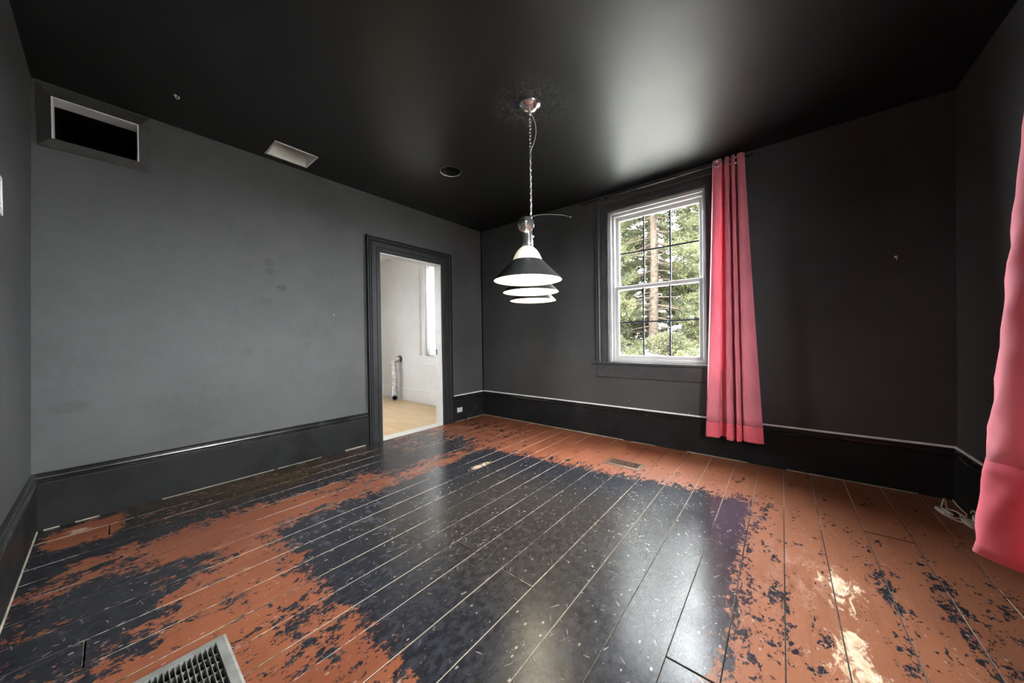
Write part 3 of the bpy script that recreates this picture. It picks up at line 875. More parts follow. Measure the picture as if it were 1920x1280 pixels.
def rod(name, F, s0, s1, z, d, label, brackets):
    r = tag(empty(name, F((s0 + s1) / 2, z, 0)), label, 'curtain rod')
    b = MB(); b.tube([F(s0, z, d), F(s1, z, d)], 0.0075, 12); b.build('pole', M_RODM, r)
    for s, sg in ((s0, -1), (s1, 1)):
        b = MB(); b.tube([F(s, z, d), F(s + sg * 0.01, z, d), F(s + sg * 0.022, z, d), F(s + sg * 0.03, z, d)], [0.009, 0.013, 0.012, 0.004], 12); b.build('finial', M_RODM, r)
    for s in brackets:
        b = MB(); b.box(F(s - 0.011, z - 0.028, 0.0), F(s + 0.011, z + 0.024, 0.006), 0, 0.001)
        b.tube([F(s, z - 0.006, 0.004), F(s, z - 0.011, d * 0.6), F(s, z - 0.010, d)], 0.005, 8)
        b.build('bracket', M_RODM, r)
rod('curtain_rod', FB, 1.745, 3.385, 2.742, 0.092, 'thin dark curtain rod above the sash window, holding the gathered pink curtain', [1.815, 3.352])

FD = lambda u, z, d: (XD - d, u, z)
c2 = tag(empty('curtain', (XD - 0.2, -1.6, 0.285)), 'broad pink curtain beside the cord tangle, cut by the right picture edge', 'curtain')
T2 = [(-1.475, 0.085), (-1.495, 0.140), (-1.525, 0.180), (-1.575, 0.180), (-1.615, 0.120), (-1.640, 0.070), (-1.675, 0.130), (-1.710, 0.160), (-1.735, 0.08), (-1.770, 0.13), (-1.805, 0.15), (-1.830, 0.08), (-1.860, 0.14), (-1.895, 0.15), (-1.92, 0.08)]
B2 = [(-1.380, 0.120), (-1.420, 0.240), (-1.480, 0.325), (-1.555, 0.343), (-1.620, 0.285), (-1.660, 0.180), (-1.710, 0.235), (-1.760, 0.270), (-1.790, 0.16), (-1.830, 0.22), (-1.870, 0.24), (-1.900, 0.13), (-1.935, 0.20), (-1.97, 0.20), (-2.00, 0.12)]
curtain(c2, FD, T2, B2, 2.790, 0.285, 0.66, M_CURT, M_HEM)
rod('curtain_rod', FD, -3.30, -1.42, 2.742, 0.125, 'dark curtain rod on the right wall carrying the pink curtain cut by the picture edge', [-3.24, -1.455])

# kitchen window sheer
sh = tag(empty('sheer_curtain', (-0.96, 0.0, 0.9)), 'white sheer curtain drawn over the bright kitchen window seen through the doorway', 'curtain')
fz = [(-1.395 + 0.865 * k / 40, 1 if k % 2 else -1) for k in range(41)]
curtain(sh, lambda u, z, d: (u, -0.02 - d, z), folds(fz, -0.022, 0.008), folds(fz, -0.022, 0.010), 2.56, 0.89, 0.94, M_SHEER, M_SHEER, rows=6, n=160)
b = MB(); b.tube([(-1.412, 0.0, 2.562), (-0.513, 0.0, 2.562)], 0.006, 8)
b.build('tension_rod', M_WHITE, sh)

# ------------------------------------------------------------------ framed opening high on the left wall
vf = tag(empty('wall_opening_frame', (0, (VENT[0] + VENT[1]) / 2, VENT[2])), 'dark box frame around a black duct opening, high on the left wall under the ceiling', 'vent opening')
VO = (-3.952, -3.470, 2.410, 2.806)
def frame_rail(o0, o1, i0, i1, name='frame_rail'):
    # o: outer corners on the wall, i: inner corners; a sloped board
    b = MB()
    d0, d1 = 0.012, 0.040
    P = [(0, *o0), (0, *o1), (0, *i1), (0, *i0)]
    Q = [(d0, *o0), (d0, *o1), (d1, *i1), (d1, *i0)]
    b.quad(P); b.quad(Q)
    for k in range(4):
        b.quad([P[k], P[(k + 1) % 4], Q[(k + 1) % 4], Q[k]])
    b.build(name, M_FRAMEP, vf, recalc=True)
oc = [(VO[0], VO[2]), (VO[1], VO[2]), (VO[1], VO[3]), (VO[0], VO[3])]
ic = [(VENT[0], VENT[2]), (VENT[1], VENT[2]), (VENT[1], VENT[3]), (VENT[0], VENT[3])]
for k in range(4):
    frame_rail(oc[k], oc[(k + 1) % 4], ic[k], ic[(k + 1) % 4])
LD = 0.085
for (ya, yb, za, zb) in ((VENT[0], VENT[0] + 0.006, VENT[2], VENT[3]), (VENT[1] - 0.006, VENT[1], VENT[2], VENT[3]), (VENT[0] + 0.006, VENT[1] - 0.006, VENT[3] - 0.006, VENT[3]), (VENT[0] + 0.006, VENT[1] - 0.006, VENT[2], VENT[2] + 0.004)):
    b = MB(); b.box((-LD, ya, za), (0.0405 if zb > VENT[2] + 0.01 else 0.01, yb, zb)); b.build('liner', M_RACE, vf)
b = MB()
y0, y1, z0, z1 = VENT[0], VENT[1], VENT[2], VENT[3]
b.quad([(-0.6, y0, z0), (-0.6, y1, z0), (-0.6, y1, z1), (-0.6, y0, z1)])
b.quad([(-0.6, y0, z0), (-0.05, y0, z0), (-0.05, y0, z1), (-0.6, y0, z1)]); b.quad([(-0.6, y1, z0), (-0.05, y1, z0), (-0.05, y1, z1), (-0.6, y1, z1)])
b.quad([(-0.6, y0, z0), (-0.05, y0, z0), (-0.05, y1, z0), (-0.6, y1, z0)]); b.quad([(-0.6, y0, z1), (-0.05, y0, z1), (-0.05, y1, z1), (-0.6, y1, z1)])
b.build('duct', M_BLACKIN, vf)

# ------------------------------------------------------------------ open duct in the ceiling
cd = tag(empty('ceiling_duct', ((CV[0] + CV[1]) / 2, (CV[2] + CV[3]) / 2, H)), 'uncovered rectangular tin duct opening in the black ceiling near the left wall', 'vent opening')
x0, x1, y0, y1 = CV
for nm, a, c in (('duct_wall', (x0, y0), (x0 + 0.003, y1)), ('duct_wall', (x1 - 0.003, y0), (x1, y1)), ('duct_wall', (x0 + .003, y0), (x1 - .003, y0 + 0.003)), ('duct_wall', (x0 + .003, y1 - 0.003), (x1 - .003, y1))):
    b = MB(); b.box((*a, H - 0.003), (*c, H + 0.29)); b.build(nm, M_TIN, cd)
b = MB(); b.box((x0, y0, H + 0.285), (x1, y1, H + 0.29)); b.build('duct_top', M_BLACKIN, cd)
for a, c in (((x0 - 0.012, y0 - 0.012), (x0, y1 + 0.012)), ((x1, y0 - 0.012), (x1 + 0.012, y1 + 0.012)), ((x0, y0 - 0.012), (x1, y0)), ((x0, y1), (x1, y1 + 0.012))):
    b = MB(); b.box((*a, H - 0.004), (*c, H + 0.001)); b.build('flange', M_TIN, cd)

# ------------------------------------------------------------------ empty can light
cl = tag(empty('recessed_can_light', (CAN[0], CAN[1], H)), 'empty round recessed light can with a ragged pale rim in the black ceiling', 'ceiling light')
b = MB(); b.lathe([(0.100, 0.0), (0.098, 0.004)] + [(0.097 + (0.0025 if k % 2 else -0.001), 0.01 + k * 0.012) for k in range(14)] + [(0.03, 0.19), (0.0, 0.19)], (CAN[0], CAN[1], H), (0, 0, 1), 40)
b.build('housing', M_BLACKCORD, cl)
b = MB()
for i in range(40):
    a0, a1 = 2 * math.pi * i / 40, 2 * math.pi * (i + 1) / 40
    w0, w1 = 0.005 + 0.004 * random.random(), 0.005 + 0.004 * random.random()
    pt = lambda a, r, z: (CAN[0] + r * math.cos(a), CAN[1] + r * math.sin(a), z)
    b.quad([pt(a0, .0985, H - .001), pt(a1, .0985, H - .001), pt(a1, .0985, H + .012), pt(a0, .0985, H + .012)])
    b.quad([pt(a0, .0985, H - .001), pt(a0, .0985 + w0 * .4, H - .002), pt(a1, .0985 + w0 * .4, H - .002), pt(a1, .0985, H - .001)])
b.build('rim', M_RACE, cl)
b = MB(); b.lathe([(0.0, 0.0), (0.02, 0.0), (0.021, 0.05), (0.0, 0.05)], (CAN[0], CAN[1], H + 0.13), (0, 0, 1), 16); b.build('socket', M_PLASTIC, cl)

# ------------------------------------------------------------------ small hooks
def hook(name, c, n, label, scale=1.0):
    c, n = Vector(c), Vector(n)
    t = Vector((0, 0, -1)) if abs(n.z) < .5 else Vector((0.7, 0.7, 0))
    h = tag(empty(name, c), label, 'hook')
    b = MB(); b.lathe([(0.0, 0.004), (0.008, 0.004), (0.009, 0.0)], c, n, 12); b.build('base_plate', M_PLASTIC, h)
    pts = [c + n * 0.003, c + n * 0.012, c + n * 0.022 + t * 0.006, c + n * 0.024 + t * 0.018, c + n * 0.014 + t * 0.024, c + n * 0.008 + t * 0.018]
    b = MB(); b.tube([tuple(p) for p in catmull(pts, 14)], 0.0025 * scale, 8); b.build('bent_wire', M_PLASTIC, h)
hook('ceiling_hook', (0.46, -3.381, H), (0, 0, -1), 'small white wire hook screwed into the ceiling near the framed duct opening', 1.2)

hook('wall_hook', (4.256, 0.0, 1.722), (0, -1, 0), 'tiny pale hook on the dark back wall between the two pink curtains', 0.8)

# ------------------------------------------------------------------ register on the near wall, seen edge-on at the left
wv = tag(empty('wall_register', (1.155, YC + 0.006, 1.715)), 'pale grey register box on the near wall, cut by the left picture edge', 'vent')
yw = YC + 0.0055
for (xa, xb, za, zb) in ((0.985, 1.005, 1.715, 1.880), (1.305, 1.325, 1.715, 1.880), (1.005, 1.305, 1.715, 1.733), (1.005, 1.305, 1.862, 1.880)):
    b = MB(); b.box((xa, yw - 0.004, za), (xb, yw + 0.012, zb), 0, 0.002); b.build('frame_rail', M_REVEAL, wv)
for k in range(6):
    b = MB(); b.box((1.005, yw - 0.002, 1.742 + k * 0.020), (1.305, yw + 0.009, 1.745 + k * 0.020)); b.build('louvre', M_STEEL, wv)
b = MB(); b.box((1.005, yw - 0.003, 1.733), (1.305, yw + 0.001, 1.862)); b.build('backing', M_BLACKIN, wv)

# ------------------------------------------------------------------ outlet and cables
ol = tag(empty('outlet', (0.022, -0.515, 0.16)), 'white wall outlet set sideways in the short baseboard right of the doorway', 'outlet')
b = MB(); b.box((0.022, -0.580, 0.112), (0.027, -0.455, 0.205), 0, 0.002); b.build('cover_plate', M_TRIM, ol)
b = MB(); b.box((0.027, -0.566, 0.126), (0.029, -0.470, 0.190), 0, 0.001); b.build('surround', M_REVEAL, ol)
for k in (-1, 1):
    b = MB(); b.box((0.0285, -0.517 + k * 0.022 - 0.018, 0.138), (0.033, -0.517 + k * 0.022 + 0.018, 0.178), 0, 0.003)
    rc = b.build('receptacle', M_WHITE, ol)
    for q in (-1, 1):
        b = MB(); b.box((0.0328, -0.517 + k * 0.022 - 0.006, 0.158 + q * 0.007 - .0012), (0.0334, -0.517 + k * 0.022 + 0.004, 0.158 + q * 0.007 + .0012)); b.build('slot', M_BLACKIN, rc)

b = MB(); b.tube([tuple(p) for p in catmull([(0.026, -0.028, 0.265), (0.030, -0.060, 0.245), (0.029, -0.17, 0.17), (0.029, -0.26, 0.095), (0.030, -0.34, 0.045), (0.034, -0.40, 0.006), (0.05, -0.45, 0.005)], 36)], 0.0045, 8)
tag(b.build('black_cord', M_BLACKCORD), 'thin black cord running diagonally down the baseboard in the far left corner', 'cord')

rw = tag(empty('cable_raceway', (2.2, -0.012, 0.372)), 'white cable raceway strip along the top of the back baseboard', 'raceway')
RZ0, RZ1 = 0.357, 0.373
b = MB(); b.box((0.0, -0.61, RZ0), (0.016, -0.016, RZ1), 0, 0.004); b.build('raceway_section', M_RACE, rw)
for xa, xb in ((0.016, 2.05), (2.051, XD - 0.001)):
    b = MB(); b.box((xa, -0.016, RZ0), (xb, 0.0, RZ1), 0, 0.004); b.build('raceway_section', M_RACE, rw)
b = MB(); b.box((XD - 0.016, -2.60, RZ0), (XD, -0.016, RZ1), 0, 0.004); b.build('raceway_section', M_RACE, rw)

ec = tag(empty('extension_cord', (4.40, -0.34, 0.0)), 'tangled cream extension cord with white plugs on the floor beside the right curtain', 'cord')
def onfloor(l): return [tuple(p) for p in catmull(l, len(l) * 9)]
b = MB()
b.tube(onfloor([(4.502, -0.03, 0.006), (4.495, -0.12, 0.006), (4.49, -0.22, 0.012), (4.486, -0.31, 0.02), (4.47, -0.37, 0.035), (4.455, -0.41, 0.02)]), 0.0042, 8)
b.tube(onfloor([(4.455, -0.40, 0.03), (4.44, -0.33, 0.03), (4.42, -0.27, 0.02), (4.425, -0.22, 0.055), (4.415, -0.23, 0.06), (4.395, -0.27, 0.02), (4.385, -0.31, 0.008), (4.40, -0.37, 0.006), (4.44, -0.385, 0.01), (4.45, -0.35, 0.02)]), 0.0042, 8)
b.tube(onfloor([(4.372, -0.31, 0.008), (4.385, -0.36, 0.006), (4.42, -0.42, 0.006), (4.455, -0.45, 0.01)]), 0.0042, 8)
b.tube(onfloor([(4.485, -0.37, 0.05), (4.488, -0.39, 0.075), (4.49, -0.44, 0.07), (4.49, -0.55, 0.05), (4.49, -0.70, 0.01)]), 0.0042, 8)
b.build('cord', M_CREAMCORD, ec)
def orient_box(c, half, rz, ry=0.0):
    bm = bmesh.new(); bmesh.ops.create_cube(bm, size=2)
    for v in bm.verts: v.co = Vector((v.co.x * half[0], v.co.y * half[1], v.co.z * half[2]))
    bmesh.ops.bevel(bm, geom=bm.edges[:], offset=min(half) * 0.35, segments=2, affect='EDGES')
    M = Matrix.Translation(c) @ Matrix.Rotation(rz, 4, 'Z') @ Matrix.Rotation(ry, 4, 'Y')
    return bm, M
for nm, c, hf, rz, ry in (('coiled_end', (4.385, -0.315, 0.012), (0.010, 0.045, 0.010), 0.25, 0), ('coiled_end', (4.405, -0.335, 0.018), (0.010, 0.040, 0.009), 0.15, 0.2),
                          ('plug', (4.462, -0.455, 0.016), (0.020, 0.045, 0.015), 0.2, 0), ('power_block', (4.492, -0.480, 0.034), (0.018, 0.060, 0.033), 0.0, 0)):
    b = MB(); bm, M = orient_box(c, hf, rz, ry); b.addbm(bm, 0, False, M); b.build(nm, M_PLASTIC, ec)

# ------------------------------------------------------------------ big floor grate, bottom left
gt = tag(empty('floor_grate', ((GR[0] + GR[1]) / 2, (GR[2] + GR[3]) / 2, 0.0)), 'large grey metal floor grate with square cells near the camera, cut by the bottom edge', 'floor vent')
oc = [(GR[0], GR[2]), (GR[1], GR[2]), (GR[1], GR[3]), (GR[0], GR[3])]
ic = [(GRI[0], GRI[2]), (GRI[1], GRI[2]), (GRI[1], GRI[3]), (GRI[0], GRI[3])]
mc = [(oc[k][0] * 0.72 + ic[k][0] * 0.28, oc[k][1] * 0.72 + ic[k][1] * 0.28) for k in range(4)]
for k in range(4):
    j = (k + 1) % 4
    b = MB()
    prof = [(oc, 0.0005), (oc, 0.004), (mc, 0.013), (ic, 0.013), (ic, -0.022)]
    for (A_, za), (B_, zb) in zip(prof[:-1], prof[1:]):
        b.quad([(*A_[k], za), (*A_[j], za), (*B_[j], zb), (*B_[k], zb)])
    b.build('frame_rail', M_STEEL, gt)
nf = 24
for i in range(nf):
    yy = GRI[2] + (GRI[3] - GRI[2]) * (i + 1) / (nf + 1)
    b = MB(); b.box((GRI[0], yy - 0.0009, -0.018), (GRI[1], yy + 0.0009, 0.010)); b.build('fin', M_STEEL, gt)
nc = 11
for i in range(nc):
    xx = GRI[0] + (GRI[1] - GRI[0]) * (i + 1) / (nc + 1)
    b = MB(); b.box((xx - 0.0009, GRI[2], -0.020), (xx + 0.0009, GRI[3], 0.002)); b.build('cross_bar', M_STEEL, gt)
b = MB()
x0, x1, y0, y1 = GRI
b.quad([(x0, y0, -.153), (x1, y0, -.153), (x1, y1, -.153), (x0, y1, -.153)])
for (p, q) in (((x0, y0), (x1, y0)), ((x1, y0), (x1, y1)), ((x1, y1), (x0, y1)), ((x0, y1), (x0, y0))):
    b.quad([(*p, -.153), (*q, -.153), (*q, -.02), (*p, -.02)])
b.build('duct_boot', M_BLACKIN, gt)

# ------------------------------------------------------------------ small brown register by the window
rg = tag(empty('floor_register', ((RG[0] + RG[1]) / 2, (RG[2] + RG[3]) / 2, 0.0)), 'small brown slotted floor register in the red boards below the sash window', 'floor vent')
oc = [(RG[0], RG[2]), (RG[1], RG[2]), (RG[1], RG[3]), (RG[0], RG[3])]
ic = [(RGI[0], RGI[2]), (RGI[1], RGI[2]), (RGI[1], RGI[3]), (RGI[0], RGI[3])]
for k in range(4):
    j = (k + 1) % 4
    b = MB()
    for (A_, za), (B_, zb) in (((oc, .0005), (oc, .003)), ((oc, .003), (ic, .006)), ((ic, .006), (ic, -.02))):
        b.quad([(*A_[k], za), (*A_[j], za), (*B_[j], zb), (*B_[k], zb)])
    b.build('frame_rail', M_REGB, rg)
ns = 15
for i in range(ns):
    xx = RGI[0] + (RGI[1] - RGI[0]) * (i + 0.5) / ns
    b = MB(); b.box((xx - 0.0035, RGI[2], -0.006), (xx + 0.0035, RGI[3], 0.0045), 0, 0.001); b.build('louvre', M_REGB, rg)
b = MB()
x0, x1, y0, y1 = RGI
b.quad([(x0, y0, -.1), (x1, y0, -.1), (x1, y1, -.1), (x0, y1, -.1)])
for (p, q) in (((x0, y0), (x1, y0)), ((x1, y0), (x1, y1)), ((x1, y1), (x0, y1)), ((x0, y1), (x0, y0))):
    b.quad([(*p, -.1), (*q, -.1), (*q, -.015), (*p, -.015)])
b.build('duct_boot', M_BLACKIN, rg)

# ------------------------------------------------------------------ pendant with three shades
LC = Vector((2.216, -1.762, H))
S = [Vector((2.470, -2.159, 1.487)), Vector((2.232, -1.802, 1.480)), Vector((1.957, -1.391, 1.478))]
lamp = tag(empty('pendant_light', LC), 'lit three-shade pendant on a chrome chain with black cone shades and cream domes', 'pendant light')
b = MB(); b.lathe([(0.0, -0.070), (0.008, -0.070), (0.012, -0.062), (0.010, -0.054), (0.016, -0.050), (0.030, -0.046), (0.046, -0.034), (0.052, -0.024), (0.056, -0.022), (0.060, -0.016), (0.070, -0.012), (0.076, -0.004), (0.077, 0.0)], LC, (0, 0, 1), 48)
b.build('canopy', M_CHROME, lamp)
BAR_Z = 1.800
zb0 = 2.035
b = MB()
zc = H - 0.072
k = 0
while zc > zb0:
    R_, r_ = 0.0080, 0.0024
    ln = 0.0075
    ring = []
    for s in range(16):
        a = 2 * math.pi * s / 16
        w, h_ = R_ * math.cos(a), R_ * math.sin(a) + (ln if math.sin(a) > 0 else -ln)
        ring.append((LC.x + (w if k % 2 else 0.0), LC.y + (0.0 if k % 2 else w), zc - 0.0125 + h_))
    b.tube(ring + [ring[0]], r_, 6, 0, True, False)
    zc -= 0.0245
    k += 1
b.build('chain', M_CHROME, lamp)
b = MB(); b.tube([tuple(p) for p in catmull([(LC.x + .01, LC.y, H - 0.068), (LC.x + .024, LC.y + .012, H - 0.10), (LC.x + .036, LC.y + .018, H - 0.15), (LC.x + .036, LC.y + .018, H - 0.22), (LC.x + .018, LC.y + .01, H - 0.285), (LC.x + .004, LC.y + .003, H - 0.32), (LC.x - .003, LC.y - .002, H - 0.45), (LC.x + .003, LC.y, H - 0.60), (LC.x, LC.y, zb0)], 60)], 0.0028, 8)
b.build('power_cord', M_PLASTIC, lamp)
b = MB(); b.lathe([(0.0, zb0 + 0.006), (0.004, zb0 + 0.005), (0.005, zb0), (0.008, zb0 - 0.006), (0.008, zb0 - 0.02), (0.006, zb0 - 0.03), (0.0065, 1.90), (0.016, 1.893), (0.018, 1.885), (0.016, 1.877), (0.008, 1.87), (0.010, BAR_Z + 0.02), (0.012, BAR_Z)], (LC.x, LC.y, 0), (0, 0, 1), 24)
b.build('stem', M_CHROME, lamp)
b = MB(); b.tube([tuple(p) for p in catmull([(LC.x, LC.y, zb0 - 0.005), (LC.x + .05, LC.y + .03, zb0 + .002), (LC.x + .13, LC.y + .065, zb0 - .006), (LC.x + .21, LC.y + .10, zb0 - .022), (LC.x + .255, LC.y + .12, zb0 - .042)], 24)], 0.0022, 6)
b.build('loose_wire', M_CHROME, lamp)
ax = (S[2] - S[0]); ax.z = 0; ax.normalize()
side = Vector((ax.y, -ax.x, 0))
p0, p1 = S[0] - ax * 0.035 - side * 0.004, S[2] + ax * 0.035 - side * 0.004
p0.z = p1.z = BAR_Z
b = MB(); b.tube([p0, p1], 0.011, 16); b.build('crossbar', M_CHROME, lamp)
for pp, dr in ((p0, -ax), (p1, ax)):
    b = MB(); b.lathe([(0.011, -0.02), (0.044, -0.012), (0.047, -0.006), (0.046, 0.0), (0.040, 0.004), (0.038, 0.010), (0.031, 0.013), (0.029, 0.020), (0.022, 0.023), (0.020, 0.030), (0.013, 0.034), (0.011, 0.041), (0.007, 0.046), (0.0, 0.048)], pp, dr, 40)
    b.build('end_cap', M_CHROME, lamp)
for s in S:
    top = Vector((s.x, s.y, 0))
    z = s.z
    # socket arm from the bar down to the glass
    b = MB(); b.tube([top + Vector((0, 0, BAR_Z)) - side * .004, top + Vector((0, 0, z + .27)), top + Vector((0, 0, z + .255)), top + Vector((0, 0, z + .215)), top + Vector((0, 0, z + .185))], [0.020, 0.024, 0.027, 0.026, 0.033], 24)
    b.build('socket_arm', M_CHROME, lamp)
    b = MB(); b.lathe([(0.034, z + 0.190), (0.040, z + 0.187), (0.056, z + 0.172), (0.070, z + 0.150), (0.080, z + 0.128), (0.086, z + 0.110), (0.083, z + 0.110), (0.077, z + 0.128), (0.067, z + 0.149), (0.053, z + 0.170), (0.034, z + 0.186)], (top.x, top.y, 0), (0, 0, 1), 48)
    b.build('glass_dome', M_DOME, lamp)
    b = MB()
    b.lathe([(0.087, z + 0.113), (0.090, z + 0.110), (0.194, z + 0.004), (0.196, z)], (top.x, top.y, 0), (0, 0, 1), 64, 0)
    b.lathe([(0.196, z), (0.1935, z), (0.1915, z + 0.004), (0.087, z + 0.108), (0.084, z + 0.113), (0.087, z + 0.113)], (top.x, top.y, 0), (0, 0, 1), 64, 1)
    b.build('cone_shade', [M_SHADEOUT, M_SHADEIN], lamp)
    b = MB(); b.lathe([(0.0, z + 0.055), (0.014, z + 0.057), (0.026, z + 0.068), (0.030, z + 0.085), (0.026, z + 0.105), (0.016, z + 0.130), (0.013, z + 0.185)], (top.x, top.y, 0), (0, 0, 1), 24)
    b.build('bulb', M_BULB, lamp)
    l = bpy.data.lights.new('bulb_light', 'POINT')
    l.energy = LAMP_W; l.color = (1.0, 0.88, 0.66); l.shadow_soft_size = 0.034
    lo = bpy.data.objects.new('bulb_light', l); lo.parent = lamp
    lo.location = Vector((top.x, top.y, z + 0.02)) - LC
    COL.objects.link(lo)

# ------------------------------------------------------------------ outside: lawn, conifers, shrubs
def ground_z(x, y):
    r = math.hypot(max(0, -x - 4, x - 6), max(0.0, y, -y - 5))
    return -0.45 + 1.15 * min(1.0, max(0.0, y - 1.0) / 13.0) ** 1.2 if y > 0 else -0.45
gb = MB()
nx = np.concatenate([np.linspace(-120, -20, 8), np.linspace(-15, 20, 30), np.linspace(25, 120, 8)])
ny = np.concatenate([np.linspace(-120, -10, 8), np.linspace(-6, 26, 34), np.linspace(30, 120, 8)])
for X in nx:
    for Y in ny:
        z = ground_z(X, Y)
        gb.v.append((X, Y, z + 0.05 * math.sin(X * 1.3) * math.cos(Y * 0.9)))
mY = len(ny)
for i in range(len(nx) - 1):
    for j in range(mY - 1):
        gb.f.append((i * mY + j, (i + 1) * mY + j, (i + 1) * mY + j + 1, i * mY + j + 1)); gb.m.append(0); gb.s.append(True)
structure(gb.build('ground', M_GROUND))

def blades(cent, dirs, ln, wd):
    """n thin rhombic needle sprays as one vertex/face block"""
    n = len(cent)
    d = dirs / np.linalg.norm(dirs, axis=1, keepdims=True)
    r = rng.normal(size=(n, 3))
    w = np.cross(d, r); w /= np.linalg.norm(w, axis=1, keepdims=True)
    L = ln[:, None]; W = wd[:, None]
    a = cent; b_ = cent + d * L * 0.45 + w * W; c = cent + d * L; e = cent + d * L * 0.45 - w * W
    return np.stack([a, b_, c, e], 1).reshape(-1, 3)

def np_mesh(name, verts, mat):
    n = len(verts) // 4
    me = bpy.data.meshes.new(name)
    me.vertices.add(len(verts)); me.vertices.foreach_set('co', verts.astype(np.float32).ravel())
    me.loops.add(4 * n); me.loops.foreach_set('vertex_index', np.arange(4 * n, dtype=np.int32))
    me.polygons.add(n)
    me.polygons.foreach_set('loop_start', np.arange(0, 4 * n, 4, dtype=np.int32))
    me.polygons.foreach_set('loop_total', np.full(n, 4, dtype=np.int32))
    me.materials.append(mat)
    me.update(); me.validate()
    return me

def conifer_mesh(h, R, z0, tr, seed, step, dens, mat, bare=0.22, skip=None):
    """trunk + bough wood mesh and needle mesh, around the origin"""
    g = np.random.default_rng(seed)
    wood = MB()
    wob = [(0.05 * math.sin(k * 1.3 + seed), 0.05 * math.cos(k * 1.7 + seed), h * k / 14) for k in range(15)]
    wob[0] = (0, 0, -0.4)
    wood.tube(wob, [tr * (1.25 if k == 0 else 1.0) * max(0.06, 1 - (k / 14) ** 1.1) for k in range(15)], 12)
    blocks = []
    z = z0
    while z < h * 0.97:
        fr = (z - z0) / (h - z0)
        nb = g.integers(4, 7)
        ph = g.uniform(0, 6.28)
        for q in range(nb):
            an = ph + 2 * math.pi * q / nb + g.uniform(-.35, .35)
            sk = 0.12 if skip is None or abs((an - skip + math.pi) % (2 * math.pi) - math.pi) > 0.75 else 0.72
            if g.uniform() < sk: continue
            L = R * (1 - fr) ** 0.75 * g.uniform(0.6, 1.1) + 0.25
            t = np.linspace(0, 1, 9)
            rise = g.uniform(-0.35, 0.15)
            px = np.cos(an) * L * t; py = np.sin(an) * L * t
            pz = z + L * (rise * t - 0.16 * t ** 2 + 0.10 * t ** 4)
            wood.tube([(px[i], py[i], pz[i]) for i in range(9)], [max(0.006, 0.035 * tr / 0.2 * (1 - t[i])) for i in range(9)], 4, 0, True, False)
            # side twigs with needles
            m = max(3, int(L / step))
            for tt in np.linspace(bare, 1.0, m):
                c0 = np.array([np.interp(tt, t, px), np.interp(tt, t, py), np.interp(tt, t, pz)])
                for sd in (-1, 1):
                    tl = L * 0.30 * (1.15 - tt) + 0.18
                    ta = an + sd * g.uniform(0.5, 1.1)
                    dv = np.array([math.cos(ta), math.sin(ta), g.uniform(-0.75, 0.25)])
                    k = max(3, int(dens * tl / 0.1))
                    u = g.uniform(0.05, 1.0, k)
                    cen = c0 + dv * (u[:, None] * tl) + g.normal(0, 0.05, (k, 3))
                    dr = dv + g.normal(0, 0.55, (k, 3)) + np.array([0, 0, -0.12])
                    blocks.append(blades(cen, dr, g.uniform(0.07, 0.20, k), g.uniform(0.009, 0.020, k)))
        z += g.uniform(0.20, 0.40)
    return wood, np_mesh('needles', np.concatenate(blocks), mat)

def plant(name, loc, wood, nmesh, label, cat, group, rz=0.0, leafname='needles'):
    t = tag(empty(name, loc), label, cat, group)
    t.rotation_euler = (0, 0, rz)
    if isinstance(wood, MB):
        o = wood.build('trunk', M_BARK); 
    else:
        o = bpy.data.objects.new('trunk', wood); COL.objects.link(o)
    o.parent = t
    f = bpy.data.objects.new(leafname, nmesh); COL.objects.link(f); f.parent = t; f['kind'] = 'stuff'
    return t, o
TG = 'conifers outside the sash window'
w1, n1 = conifer_mesh(17.0, 3.3, 0.9, 0.23, 3, 0.12, 8, M_NEEDLE, 0.36, -1.3)
gz = lambda x, y: ground_z(x, y) - 0.05
t1, wo1 = plant('spruce_tree', (-1.18, 13.1, gz(-1.18, 13.1)), w1, n1, 'tall spruce with a bare brown trunk in the middle of the sash window', 'tree', TG)
w2, n2 = conifer_mesh(13.0, 3.0, 0.3, 0.17, 11, 0.13, 7, M_NEEDLE2)
t2, wo2 = plant('spruce_tree', (-5.0, 14.6, gz(-5.0, 14.6)), w2, n2, 'grey-green spruce seen behind the left panes of the sash window', 'tree', TG)
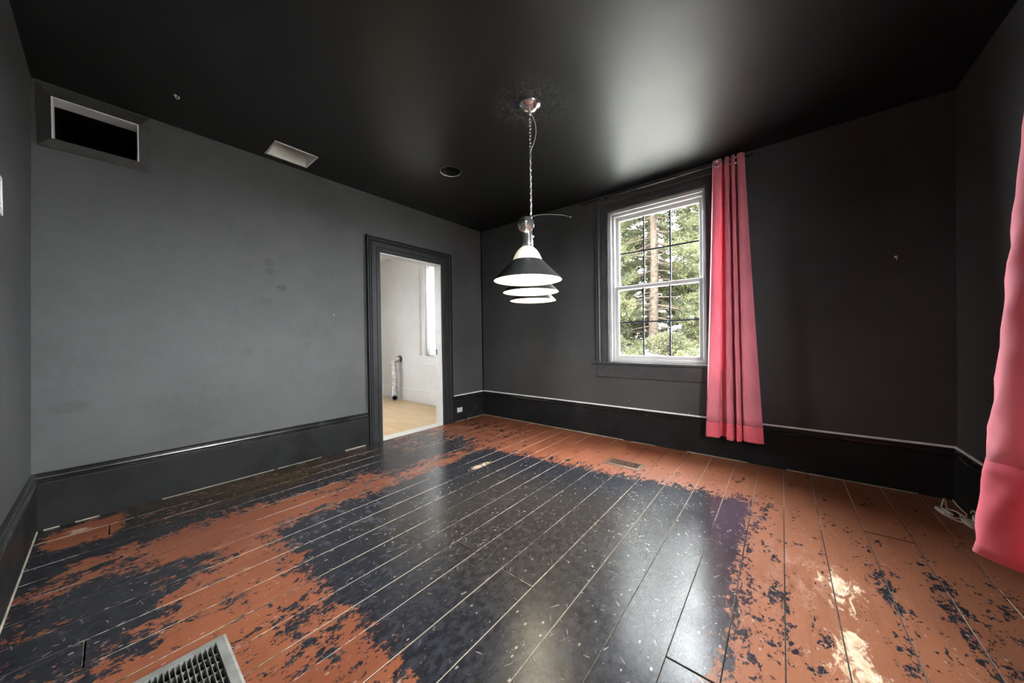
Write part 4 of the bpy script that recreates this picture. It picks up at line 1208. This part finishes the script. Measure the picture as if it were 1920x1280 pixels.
for (x, y, rz, nw, nn, lb) in ((1.6, 16.2, 1.0, wo2, n2, 'grey-green spruce seen behind the right panes of the sash window'),
                               (-3.6, 20.5, 2.2, wo1, n1, 'tall spruce farther back, left of the middle trunk in the sash window'),
                               (-2.1, 26.0, 4.0, wo2, n2, 'grey-green spruce farthest back, just left of the middle trunk in the sash window'),
                               (0.9, 25.0, 0.4, wo1, n1, 'tall spruce farthest back, right of the middle trunk in the sash window'),
                               (-9.5, 17.0, 3.0, wo2, n2, 'spruce beyond the kitchen window, far left of the others')):
    plant('spruce_tree', (x, y, gz(x, y)), nw.data, nn, lb, 'tree', TG, rz)

def shrub(loc, r, h, seed, n, label):
    g = np.random.default_rng(seed)
    wd = MB()
    for k in range(9):
        a = g.uniform(0, 6.28); e = g.uniform(0.3, 0.9)
        wd.tube([(0.05 * math.cos(a), 0.05 * math.sin(a), -0.2), (r * .35 * e * math.cos(a), r * .35 * e * math.sin(a), h * .5), (r * .75 * e * math.cos(a + .2), r * .75 * e * math.sin(a + .2), h * .9)], [0.022, 0.014, 0.005], 5, 0, True, False)
    v = g.normal(size=(n, 3)); v /= np.linalg.norm(v, axis=1, keepdims=True)
    q = v * (g.uniform(0.15, 1.0, n) ** 0.5)[:, None]
    lump = 1 + 0.25 * np.sin(q[:, 0] * 5 + seed) * np.cos(q[:, 1] * 4)
    c = np.stack([q[:, 0] * r * lump, q[:, 1] * r * lump, h * 0.55 + q[:, 2] * h * 0.5], 1)
    d = v + g.normal(0, 0.6, (n, 3)) + np.array([0, 0, 0.3])
    me = np_mesh('leaves', blades(c, d, g.uniform(0.06, 0.13, n), g.uniform(0.012, 0.026, n)), M_LEAF)
    plant('shrub', (*loc, gz(*loc)), wd, me, label, 'shrub', 'shrubs under the conifers', 0, 'leaves')
shrub((-2.6, 10.6), 0.9, 1.0, 5, 5200, 'pale low shrub under the lower left panes of the sash window')
shrub((-0.1, 11.2), 0.8, 0.95, 6, 4600, 'pale low shrub at the foot of the middle spruce trunk, right side')
shrub((0.6, 13.2), 0.8, 1.3, 8, 4600, 'pale shrub behind the lower right panes of the sash window')
shrub((-3.6, 12.6), 1.2, 1.9, 9, 7000, 'taller pale shrub behind the lower left panes, left of the trunk')
